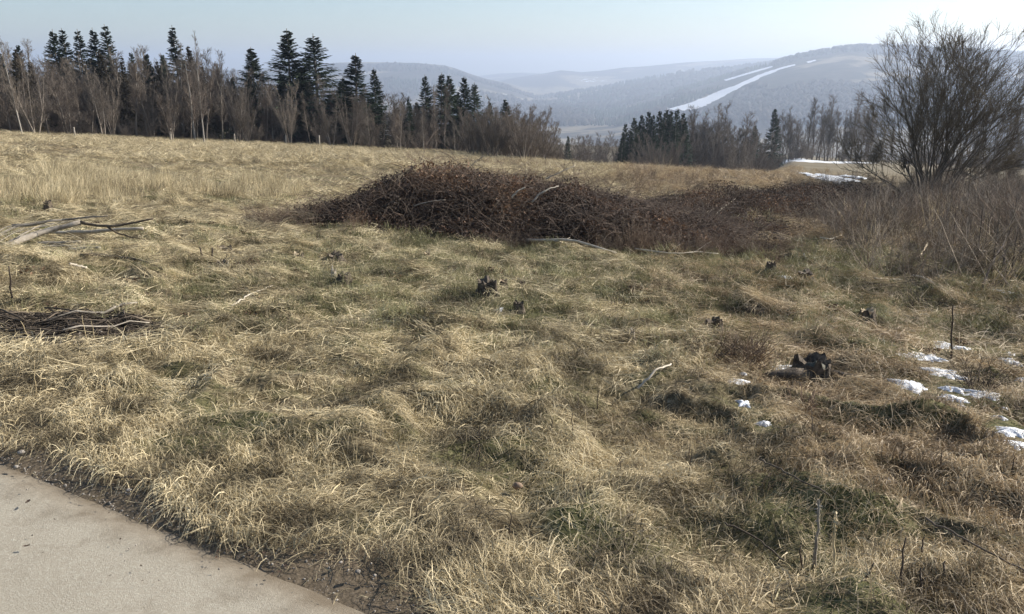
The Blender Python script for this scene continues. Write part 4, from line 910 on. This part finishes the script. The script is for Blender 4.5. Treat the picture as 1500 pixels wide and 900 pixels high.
for u, v, w_, h_, lab, m_, c_ in [
        (714, 433, 26, 18, 'black hollow jagged stump standing at the green meadow centre', 'rot', 'rot'), (737, 424, 10, 9, 'small reddish stump touching the black hollow stump', 'darkwood', 'redtwig'),
        (765, 424, 9, 8, 'tiny dark stump right of the black hollow stump', 'rot', 'rot'), (1046, 487, 24, 14, 'black rotten stump behind the red twigged shrub', 'rot', 'rot'),
        (1105, 466, 28, 11, 'low dark stump with a snow fleck beside it', 'rot', 'rot'), (1268, 468, 22, 10, 'dark stump with pale sawn tops in olive grass', 'rot', 'cut'),
        (489, 411, 7, 12, 'slim whitish stub standing in pale grass', 'palewood', 'palewood'), (505, 411, 20, 6, 'low dark stump beside the whitish stub', 'rot', 'rot'), (490, 382, 20, 7, 'low dark stump between the whitish stub and the heap', 'rot', 'rot'),
        (626, 381, 9, 7, 'small pale topped stump before the bramble heap', 'darkwood', 'cut'), (760, 457, 13, 10, 'dark squared stump stub behind the small snow patch', 'rot', 'darkwood'),
        (862, 489, 20, 10, 'dark pointed stump in olive tussocks', 'rot', 'rot'), (926, 499, 6, 12, 'thin upright grey stub among olive tussocks', 'deadwood', 'deadwood'),
        (440, 383, 14, 9, 'dark knobbly stump with pale chips left of the heap', 'darkwood', 'cut'), (330, 373, 18, 8, 'low black stump behind two upright sticks', 'rot', 'rot'), (70, 306, 10, 8, 'black stump in standing yellow grass', 'rot', 'rot'),
        (326, 395, 14, 8, 'dark stump in front of two upright sticks', 'rot', 'rot'), (1180, 408, 22, 7, 'low dark root stump right of a white snow patch', 'rot', 'darkwood'), (1130, 400, 14, 12, 'twiggy brown stump left of a white snow patch', 'darkwood', 'rot'), (1118, 352, 18, 6, 'dark molehill like stump before the brush bank', 'rot', 'rot')]:
    stump(u, v, w_, h_, lab, m_, .3, c_)

# ------------------------------------------------------------------ upright stems and stalks
def stem(u, v0, v1, r0, mat, label, group=None, lean=0., tw=0, name='dead_stalk', head=0):
    p = at(u, v0); top = pt(u + lean, v1, p[1]); L = top - p; C = np.array([p + L * q + np.array([rng.normal(0, .0022), rng.normal(0, .0022), 0]) for q in np.linspace(-.04, 1, 9)]) - p
    V, Fq = tubes(C[None], (r0 * 1.1 * np.linspace(1, .5, 9))[None], 6, True); o = obj(name, mesh_np(name, V, Fq, True), M[mat]); o.location = p
    tag(o, label, 'stalk', group)
    for k in range(tw):
        i = int(rng.integers(3, 8)); Tq = grow(C[i][None], np.array([[rng.normal(0, .6), rng.normal(0, .4), .8]]), np.linalg.norm(L) * rng.uniform(.1, .25), 5, .05, .1)
        V, Fq = tubes(Tq, (r0 * .5 * np.linspace(1, .5, 5))[None], 5, True); obj('side_shoot', mesh_np('side_shoot', V, Fq, True), M[mat], o)
    if head:
        i0 = np.linspace(.72, 1, head); q = np.stack([C[:, 0][-1] * i0, C[:, 1][-1] * i0, C[:, 2][-1] * i0], -1); q = q.repeat(6, 0)
        V, Fq, _t = leaf_cards(q + rng.normal(0, .004, q.shape), (.004, .009), np.zeros(len(q))); obj('seed_head', mesh_np('seed_head', V, Fq), M[mat], o)
    return o
stem(1393, 528, 447, .007, 'darkstem', 'tall thin dark stick standing among snow patches', lean=3, tw=1)
stem(19, 452, 390, .007, 'darkstem', 'upright dark stick standing behind the dark twig heap', lean=-6)
stem(297, 380, 362, .012, 'darkstem', 'upright dark stick, leaning one of the pair by low stumps', lean=-4); stem(311, 381, 363, .012, 'darkstem', 'upright dark stick, straight one of the pair by low stumps')
stem(334, 396, 382, .010, 'palewood', 'short pale stick before the two upright sticks')
stem(1192, 835, 735, .0065, 'deadwood', 'tall brown dead stalk with a fuzzy seed head', lean=9, head=9)
stem(1221, 842, 752, .005, 'reed', 'tall pale dead stalk beside the fuzzy brown one', lean=3, head=6)
for u, a, b, ln, lab in [(1318, 868, 788, 8, 'dark bare stem, tallest of those in the shaded corner grass'), (1268, 852, 825, 12, 'short dark stem leaning in shaded corner grass'), (1346, 830, 786, 8, 'thin dark stem behind the tallest corner stem'), (1348, 880, 832, 0, 'brown stem standing below the tallest corner stem'), (1176, 835, 800, -4, 'thick cut brown stem left of the fuzzy stalk'), (1378, 860, 822, 6, 'thin dark stem right of the tallest corner stem'), (1410, 812, 786, 2, 'short dark stem beside mossy shaded grass')]:
    stem(u, a, b, .0042, 'darkstem', lab, lean=ln, tw=1)
for u, a, b, ln in [(702, 680, 622, 0), (744, 790, 752, 5), (900, 705, 668, 10), (875, 600, 572, 1), (838, 640, 605, 0), (808, 638, 612, 1), (1011, 690, 655, -2), (1008, 700, 660, 6), (906, 700, 676, 4), (1190, 650, 605, 0), (985, 700, 680, 3), (1378, 690, 660, 2), (1482, 700, 665, 3), (608, 770, 740, 5), (1073, 640, 610, 0)]:
    stem(u, a, b, .003, 'darkstem', 'thin dark dead stem standing in the matted meadow grass', 'thin dead stems in the meadow', ln)
for u, a, b, ln in [(635, 560, 508, -2), (765, 548, 512, 4), (686, 555, 515, 0), (800, 540, 512, 2), (450, 575, 535, 3), (28, 560, 520, 2), (52, 590, 528, -2), (140, 505, 470, -6), (128, 507, 462, -8), (157, 505, 476, 2), (45, 505, 470, -14), (860, 640, 600, -3), (310, 560, 525, 2), (1105, 660, 632, 3), (930, 780, 745, 4), (560, 640, 605, -2), (395, 590, 560, 3)]:
    stem(u, a, b, .0026, 'reed', 'pale dry grass stalk standing above the matted meadow', 'pale stalks above the meadow', ln)
for u, a, b, ln in [(1430, 395, 300, 10), (1452, 400, 305, 14), (1480, 410, 330, 12), (1470, 385, 290, 20), (1395, 370, 300, 6)]:
    stem(u, a, b, .008, 'darkstem', 'dark upright shoot taller than the brown thicket around it', 'dark shoots in the thicket', ln, 3, 'dark_shoot')

# ------------------------------------------------------------------ low shrubs
def shrub(u, v, wpx, hpx, mat, n, label, lean=.6, name='low_shrub', tw=7):
    p = at(u, v); sc_ = p[1] / F / .95; w_ = wpx * sc_ / 2; h = hpx * sc_
    a = rng.uniform(0, 6.283, n); q = w_ * .45 * np.sqrt(rng.uniform(0, 1, n)); p0 = np.stack([q * np.cos(a), q * np.sin(a), np.full(n, -.02)], -1)
    C = grow(p0, np.stack([np.cos(a) * lean * rng.uniform(.2, 1.3, n), np.sin(a) * lean * rng.uniform(.2, 1.3, n), np.ones(n)], -1), h * rng.uniform(.6, 1.3, n), 6, -.06, .12)
    CR = rng.uniform(.0016, .0032, (n, 1)) * np.linspace(1, .45, 6)[None]
    o = thing(name, label, 'shrub', p); st_ = obj('stems', mesh_np('stems', *tubes(C, CR, 4)), M[mat], o); st_['kind'] = 'stuff'
    Tw, TwR = spawn(C, CR, tw, .2, .98, .7, lambda t, L_: .32 * L_, 4, .0, .16, .7)
    tw_ = obj('twigs', mesh_np('twigs', *ribbons(Tw, np.maximum(TwR * 2, .0022))), M[mat], o); tw_['kind'] = 'stuff'
shrub(1085, 530, 130, 46, 'redtwig', 70, 'low sprawling shrub of red brown twigs behind the big stump', .9)
shrub(1040, 520, 80, 34, 'darkstem', 36, 'dark flattened twigs left of the red twigged shrub', 1.3)
shrub(1432, 572, 60, 46, 'darkstem', 30, 'small dark bare shrub beside broad snow patches', .7)
shrub(1175, 600, 60, 34, 'redtwig', 26, 'small brown shrub in front of the big rotten stump', .6)
shrub(905, 458, 22, 26, 'darkstem', 14, 'tiny dark upright shrub in the short green grass', .35)
shrub(1360, 455, 110, 34, 'darkstem', 60, 'dark tangle of fallen twigs at the thicket foot', 1.4)
shrub(1445, 385, 50, 60, 'reed', 40, 'pale straw reed tuft standing against the thicket', .15, 'reed_tuft', 1)
shrub(970, 262, 30, 26, 'reed', 40, 'golden grass tuft on the brow behind the heap', .3, 'grass_tuft', 1)
shrub(955, 262, 16, 20, 'darkstem', 20, 'small dark bush beside the golden tuft on the brow', .4)
shrub(1105, 268, 30, 34, 'cane', 24, 'little bare bush at the edge of the brow', .4)

def weed(seed):
    n = 9; a = rng.uniform(0, 6.283, n); C = grow(np.zeros((n, 3)), np.stack([np.cos(a) * 1.1, np.sin(a) * 1.1, np.ones(n) * rng.uniform(.3, 1.2, n)], -1), rng.uniform(.05, .14, n), 5, -.05, .2)
    tb = tubes(C, rng.uniform(.0016, .0034, (n, 1)) * np.linspace(1, .5, 5)[None], 4)
    q = rng.normal(0, 1, (46, 3)) * [.055, .055, .012] + [0, 0, .022]; V, Fq, tn = leaf_cards(q, (.008, .022), np.clip(rng.normal(.42, .2, 46), 0, 1))
    Vj, Fj = join([tb, (V, Fq)]); me = mesh_np('weed', Vj, Fj, False, {'tint': np.r_[np.full(len(tb[0]), .1), tn]}); me.materials.append(M['leaf']); return bpy.data.objects.new('weed', me)
WD = [weed(i) for i in range(4)]
for i, o in enumerate(WD): o.name = 'weed_source_%02d' % i
source('weed', WD)
x, y = points(5.6, 13, 5.5); k = (fbm(x * .8, y * .8, 66, 3) > rng.uniform(.42, .66, len(x))) & (sdist(x, y) > .9) & (heap_m(x, y) < .1); x, y = x[k], y[k]
E0 = np.zeros((len(x), 3)); E0[:, 2] = rng.uniform(0, 6.283, len(x))
scatter('dead_weeds', 'weed', np.stack([x, y, ground_h(x, y) + .012], -1), E0, rng.uniform(.4, 1.05, len(x)), rng.integers(0, 4, len(x)), 'dark dead weeds and leaf litter dotted through the meadow', 'weeds')

# ------------------------------------------------------------------ dark twig heap in the straw
hc = at(95, 480); o = thing('twig_heap', 'flat dark heap of rotting twigs in pale straw near the upright stick', 'twig heap', hc)
def heap_pt(n):
    a = rng.uniform(0, 6.283, n); q = np.sqrt(rng.uniform(0, 1, n)); return np.stack([hc[0] + q * np.cos(a) * .85 - .1, hc[1] + q * np.sin(a) * .32], -1)
KEEP.append((hc[0] - .1, hc[1], .85, .34, .95))
def heap_sticks(n, L, rad, nm, matn):
    xy = heap_pt(n); hd = rng.normal(0, .75, n) + np.where(rng.uniform(0, 1, n) < .5, 0, math.pi); l_ = rng.uniform(*L, n)
    C = np.empty((n, 6, 3))
    for i, q in enumerate(np.linspace(-.5, .5, 6)):
        C[:, i, 0] = xy[:, 0] + np.cos(hd) * l_ * q + rng.normal(0, .008, n); C[:, i, 1] = xy[:, 1] + np.sin(hd) * l_ * q + rng.normal(0, .008, n)
    e = np.clip(1 - ((xy[:, 0] - hc[0] + .1) / .9) ** 2 - ((xy[:, 1] - hc[1]) / .36) ** 2, 0, 1)
    C[..., 2] = ground_h(C[..., 0], C[..., 1]) + (rng.uniform(.01, 1, n) * (.02 + .05 * e))[:, None] + rng.normal(0, .006, (n, 6))
    return C - hc, rng.uniform(*rad, n)[:, None] * np.linspace(1, .55, 6)[None]
C, RR = heap_sticks(1500, (.12, .45), (.002, .005), '', '')
tw_ = obj('twigs', mesh_np('twigs', *tubes(C, RR, 4)), M['rot'], o); tw_['kind'] = 'stuff'
C, RR = heap_sticks(46, (.2, .6), (.004, .008), '', '')
for c_, r_ in zip(C, RR):
    c_[:, 2] += .02; obj('stick', mesh_np('stick', *tubes(c_[None], r_[None], 6, True), smooth_sh=True), M['deadwood' if rng.uniform() < .45 else 'darkwood'], o)

# ------------------------------------------------------------------ stones, leaves and gravel at the road
def stone_mesh(nm):
    k, l = 8, 5; a = np.arange(k) * 6.283 / k; V = []
    for i in range(l):
        th = math.pi * (i + .5) / l; V.append(np.stack([np.sin(th) * np.cos(a), np.sin(th) * np.sin(a) * .8, np.full(k, math.cos(th) * .55)], -1) * (1 + rng.normal(0, .10, (k, 1))))
    ix = np.arange(k * l).reshape(l, k); nx = np.roll(ix, -1, 1)
    me = mesh_np(nm, np.concatenate(V), [np.stack([ix[:-1], ix[1:], nx[1:], nx[:-1]], -1).reshape(-1, 4), ix[:1], ix[-1:, ::-1]], True); me.materials.append(M['stone']); return me
SM = [stone_mesh('stone') for _ in range(4)]
GS = [bpy.data.objects.new('gravel_source_%02d' % i, m_) for i, m_ in enumerate(SM)]; source('gravel', GS)
n = 3600; al_ = rng.uniform(-6, 4.5, n); sd_ = np.abs(rng.normal(0, .13, n)) - .03 + .10 * (fbm(al_ * 2, al_ * 0, 3, 3) - .5)
X = RN[0] * (sd_ + RC) + RT[0] * al_; Y = RN[1] * (sd_ + RC) + RT[1] * al_; E0 = rng.uniform(0, 6.283, (n, 3))
Zg = np.maximum(ground_h(X, Y), np.where(sd_ < -.02, .004, -1))
scatter('gravel', 'gravel', np.stack([X, Y, Zg], -1), E0, .0016 + .0042 * rng.uniform(0, 1, n) ** 4 + .0012 * rng.uniform(0, 1, n), rng.integers(0, 4, n), 'small gravel along the dirt edge of the road', 'gravel')
n = 2600; al_ = rng.uniform(-6, 4.5, n); sd_ = rng.uniform(-3, -.1, n); X = RN[0] * (sd_ + RC) + RT[0] * al_; Y = RN[1] * (sd_ + RC) + RT[1] * al_
scatter('road_grit', 'gravel', np.stack([X, Y, np.full(n, .006)], -1), rng.uniform(0, 6.283, (n, 3)), .0009 + .0045 * rng.uniform(0, 1, n) ** 7, rng.integers(0, 4, n), 'fine loose grit on the pale road', 'grit')
for u, v, w_, lab in [(525, 850, 11, 'pale angular stone on the dirt verge'), (550, 856, 8, 'small pale stone right of the angular verge stone'), (190, 729, 9, 'flat pale stone in shaded verge grass'), (33, 674, 12, 'flat stone at the far end of the road edge'), (27, 699, 10, 'dark flat stone below the other road edge stone'), (500, 834, 7, 'little round stone left of the angular verge stone')]:
    p = at(u, v); o = obj('stone', SM[int(rng.integers(4))]); r_ = w_ * p[1] / F / 2; o.scale = (r_, r_, r_); o.location = (p[0], p[1], max(p[2], .0) + r_ * .3); o.rotation_euler = (0, 0, rng.uniform(0, 6)); tag(o, lab, 'stone')
p = at(758, 727); o = obj('brown_stone', SM[0].copy(), None); o.data.materials[0] = M['redtwig']; o.scale = (.022, .022, .03); o.location = (p[0], p[1], p[2] + .045); tag(o, 'round purple brown stone resting in pale foreground grass', 'stone')
def leaf(u, v, w_, lab, mat='leaf', grp=None):
    p = at(u, v); s_ = w_ * p[1] / F / 2; g = np.linspace(-1, 1, 7); V = []
    for q in g: hw = .5 * math.sqrt(max(0, 1 - q * q)) * (1 + .2 * rng.normal()); V += [[q, -hw, .35 * hw + .25 * q * q], [q, 0, .2 * q * q], [q, hw, .35 * hw + .3 * q * q]]
    ix = np.arange(21).reshape(7, 3); Q = np.stack([ix[:-1, :-1], ix[:-1, 1:], ix[1:, 1:], ix[1:, :-1]], -1).reshape(-1, 4)
    o = obj('fallen_leaf', mesh_np('fallen_leaf', np.array(V) * s_, Q, True, {'tint': np.full(21, .3)}), M[mat]); o.location = (p[0], p[1], max(p[2], .008) + .004); o.rotation_euler = (0, 0, rng.uniform(0, 6)); tag(o, lab, 'leaf', grp)
leaf(43, 821, 12, 'curled dark leaf lying alone on the pale road')
for u, v, w_ in [(182, 765, 5), (163, 773, 4), (84, 782, 5), (180, 813, 6), (210, 851, 6), (389, 829, 7), (67, 831, 4), (402, 864, 6), (412, 860, 9), (325, 842, 5), (165, 865, 5), (212, 874, 4), (420, 848, 9), (350, 808, 5), (322, 830, 6), (320, 841, 7), (336, 829, 6), (45, 756, 12)]:
    leaf(u, v, w_, 'dark dry leaf scrap lying on the pale road', grp='leaf scraps on the road')

# ------------------------------------------------------------------ meadow grass, kept off stumps, heaps and snow
PX, PH, PS, PI_ = [], [], [], []
def add_grass(x, y, pick, size, heading=None, dz=0., tilt=1., keep=None):
    ok = clear_of(x, y)
    if keep is not None: ok &= keep
    x, y = x[ok], y[ok]; e = .08
    z = ground_h(x, y); gx = (ground_h(x + e, y) - z) / e; gy = (ground_h(x, y + e) - z) / e
    nr = np.stack([-gx * tilt, -gy * tilt, np.ones_like(gx)], -1)
    if heading is None:
        hd = flow(x, y) + rng.normal(0, .4, len(x))
    else: hd = rng.uniform(0, 6.283, len(x))
    size = np.broadcast_to(size, ok.shape)[ok] * rng.uniform(.75, 1.25, len(x)); pick = np.asarray(pick)[ok]
    PX.append(np.stack([x, y, z + dz], -1)); PH.append(eul(nr, hd)); PS.append(size); PI_.append(pick)
def greenzone(x, y):
    return .5 * np.exp(-((x - .75) / .5) ** 2 - ((y - 2.75) / .25) ** 2) + .62 * smooth(4.6, 7., y) * (1 - smooth(10.2, 11.5, y)) * smooth(-3.5, -1, x) + .22 + .75 * (fbm(x * .7, y * .7, 51, 3) - .5)
ri = lambda a, b, n: rng.integers(a, b, n)
NB = []
def near_blades(dens, kind, r0=1.25, r1=5.6):
    x, y = points(r0, r1, dens, (-40, 40)); rr = np.hypot(x, y); u01 = rng.uniform(0, 1, len(x))
    ok = clear_of(x, y) & (u01 < 1 - .45 * smooth(2.5, 5.6, rr))
    thin = fbm(x * 1.9, y * 1.9, 24, 3)
    if kind == 'lie': ok &= thin > rng.uniform(.35, .58, len(x))
    if kind == 'tuft': ok &= fbm(x * 2.3, y * 2.3, 23, 3) > rng.uniform(.46, .66, len(x))
    if kind == 'green': ok &= greenzone(x, y) > rng.uniform(.15, .8, len(x))
    if kind == 'litter': ok |= (sdist(x, y) > .0) & (sdist(x, y) < .3) & (u01 < .22)
    x, y = x[ok], y[ok]; m = len(x); n = {'green': 4, 'litter': 3}.get(kind, 5)
    fw = 1 + .12 * np.hypot(x, y)                                   # farther blades stand for a few
    P = np.empty((m, n, 3)); P[:, 0, 0] = x; P[:, 0, 1] = y
    f0 = flow(x, y)
    if kind in ('lie', 'litter'):
        L = rng.uniform(.03, .155, m) if kind == 'lie' else rng.uniform(.03, .10, m); hm = rng.uniform(.003, .036, m) * (.5 + 1.3 * fbm(x * 1.3, y * 1.3, 25, 2)); b0_ = rng.uniform(0, .035, m) if kind == 'lie' else rng.uniform(0, .012, m); hm = hm * (1 if kind == 'lie' else .2); off = rng.normal(0, .62, m)
        off = np.where(rng.uniform(0, 1, m) < (.26 if kind == 'lie' else .9), rng.uniform(0, 6.283, m), off); cur = rng.normal(0, .07, m)
        zz = [b0_]
        for i in range(1, n):
            hd = flow(P[:, i - 1, 0], P[:, i - 1, 1]) * .5 + f0 * .5 if False else f0 + off + cur * i
            P[:, i, 0] = P[:, i - 1, 0] + np.cos(hd) * L / (n - 1); P[:, i, 1] = P[:, i - 1, 1] + np.sin(hd) * L / (n - 1)
            q = i / (n - 1); zz.append(b0_ + hm * 4 * q * (1.08 - q) + rng.normal(0, .003, m))
        for i in range(n): P[:, i, 2] = ground_h(P[:, i, 0], P[:, i, 1]) + zz[i]
        tint = rng.beta(2., 1.8, m); gr = np.clip(rng.normal(.12, .12, m), 0, 1); W0 = rng.uniform(.0012, .0026, m) * np.where(rng.uniform(0, 1, m) < .07, 2., 1)
    else:
        L = rng.uniform(.03, .10, m) if kind == 'tuft' else rng.uniform(.03, .09, m); el = rng.uniform(.35, 1.4, m)
        hd = np.where(rng.uniform(0, 1, m) < .6, f0, 0) + rng.normal(0, 1.0, m)
        d = np.stack([np.cos(hd) * np.cos(el), np.sin(hd) * np.cos(el), np.sin(el)], -1); P[:, 0, 2] = ground_h(x, y) - .004
        bend = rng.uniform(.0, .22, m)
        for i in range(1, n):
            P[:, i] = P[:, i - 1] + d * (L / (n - 1))[:, None]; d[:, 2] -= bend; d = norm(d)
        g = ground_h(P[..., 0], P[..., 1]) + .004; P[..., 2] = np.maximum(P[..., 2], g)
        tint = rng.beta(2., 2., m); gr = np.clip(rng.normal(.2 if kind == 'tuft' else .85, .14, m), 0, 1); W0 = rng.uniform(.0014, .0028, m)
    up = np.zeros((m, 1, 3)); up[..., 2] = 1
    V, Q = ribbons(P, (W0 * fw)[:, None] * np.linspace(1, .35, n)[None], up + rng.normal(0, .55, up.shape))
    NB.append((V, Q, np.repeat(tint, n * 2), np.repeat(gr, n * 2)))
near_blades(9000, 'lie'); near_blades(2600, 'litter'); near_blades(2700, 'tuft'); near_blades(3600, 'green')
V, Q = join([(a, b) for a, b, _, _ in NB])
print('near blades', len(V), sum(len(q) for q in Q) * 2)
tag(obj('foreground_grass', mesh_np('foreground_grass', V, Q, False, {'tint': np.concatenate([c for *_, c, _ in NB]), 'green': np.concatenate([d for *_, d in NB])}), M['grass']), 'matted pale straw and green blades beside the road', 'grass', kind='stuff')
x, y = points(4.9, 10, 30); add_grass(x, y, ri(0, 6, len(x)), .8, keep=(greenzone(x, y) < rng.uniform(.3, 1., len(x))) & (fbm(x * 1.6, y * 1.6, 24, 3) > .36))
x, y = points(4.9, 10, 30); add_grass(x, y, ri(10, 14, len(x)), .9, 1, keep=greenzone(x, y) > rng.uniform(.05, .65, len(x)))
x, y = points(5.3, 10, 12); add_grass(x, y, ri(6, 10, len(x)), .7, 1, keep=fbm(x * 1.1, y * 1.1, 27, 3) > .5)
x, y = points(4.6, 10, 22); add_grass(x, y, ri(14, 18, len(x)), .85, 1, .005)
x, y = points(1.6, 9, 2.2); add_grass(x, y, ri(18, 21, len(x)), .7, 1)
x, y = points(10, 17, 15); add_grass(x, y, ri(0, 6, len(x)), 1.1, keep=greenzone(x, y) < rng.uniform(.25, .9, len(x)))
x, y = points(10, 17, 12); add_grass(x, y, ri(10, 14, len(x)), 1.2, 1, keep=greenzone(x, y) > rng.uniform(.05, .6, len(x)))
x, y = points(10, 17, 4); add_grass(x, y, ri(6, 10, len(x)), .9, 1, keep=fbm(x * .9, y * .9, 27, 3) > .48)
x, y = points(16, 34, 6.5); add_grass(x, y, ri(21, 26, len(x)), .8, keep=fbm(x * .7, y * .45, 28, 4) > rng.uniform(.36, .54, len(x)))
x, y = points(30, 80, 2.4); add_grass(x, y, ri(21, 26, len(x)), 1.25, 1, keep=(fbm(x * .35, y * .2, 29, 4) > rng.uniform(.36, .52, len(x))) & (x < y * .36))
x, y = points(14, 23, 9, (-40, -15)); add_grass(x, y, ri(26, 29, len(x)), .72, 1, keep=(fbm(x * .35, y * .5, 37, 3) > .45) & (y < 20.5))
x, y = points(24, 80, .7, (-43, 22)); add_grass(x, y, ri(26, 29, len(x)), .6, 1, keep=fbm(x * .12, y * .1, 38, 3) > .47)
for az_ in ((40, 72), (-64, -40)):
    x, y = points(1.3, 9, 34, az_); add_grass(x, y, ri(0, 6, len(x)), .75)
    x, y = points(1.3, 9, 16, az_); add_grass(x, y, ri(14, 18, len(x)), .8, 1, .005)
    x, y = points(1.3, 9, 14, az_); add_grass(x, y, ri(10, 14, len(x)), .8, 1)
n_grass = sum(len(p) for p in PX)
scatter('meadow_grass', 'grass', np.concatenate(PX), np.concatenate(PH), np.concatenate(PS), np.concatenate(PI_), 'dry matted straw coloured grass covering the meadow', 'grass')
print('grass instances', n_grass)

# ------------------------------------------------------------------ haze
HZ = .00027
def box_mesh(x0, x1, y0, y1, z0, z1):
    V = np.array([[x, y, z] for z in (z0, z1) for y in (y0, y1) for x in (x0, x1)], float)
    return mesh_np('haze', V, np.array([[0, 2, 3, 1], [4, 5, 7, 6], [0, 1, 5, 4], [2, 6, 7, 3], [0, 4, 6, 2], [1, 3, 7, 5]]))
hm = bpy.data.materials.new('haze'); hm.use_nodes = True; t = hm.node_tree; t.nodes.remove(t.nodes['Principled BSDF'])
pv = t.nodes.new('ShaderNodeVolumePrincipled'); pv.inputs['Color'].default_value = (.695, .805, 1., 1); pv.inputs['Density'].default_value = HZ; pv.inputs['Anisotropy'].default_value = .3
t.links.new(pv.outputs[0], t.nodes['Material Output'].inputs['Volume'])
tag(obj('haze', box_mesh(-10500, 10500, -10500, 10500, -200, 150), hm), 'pale blue haze filling the valley air', 'haze', kind='stuff')
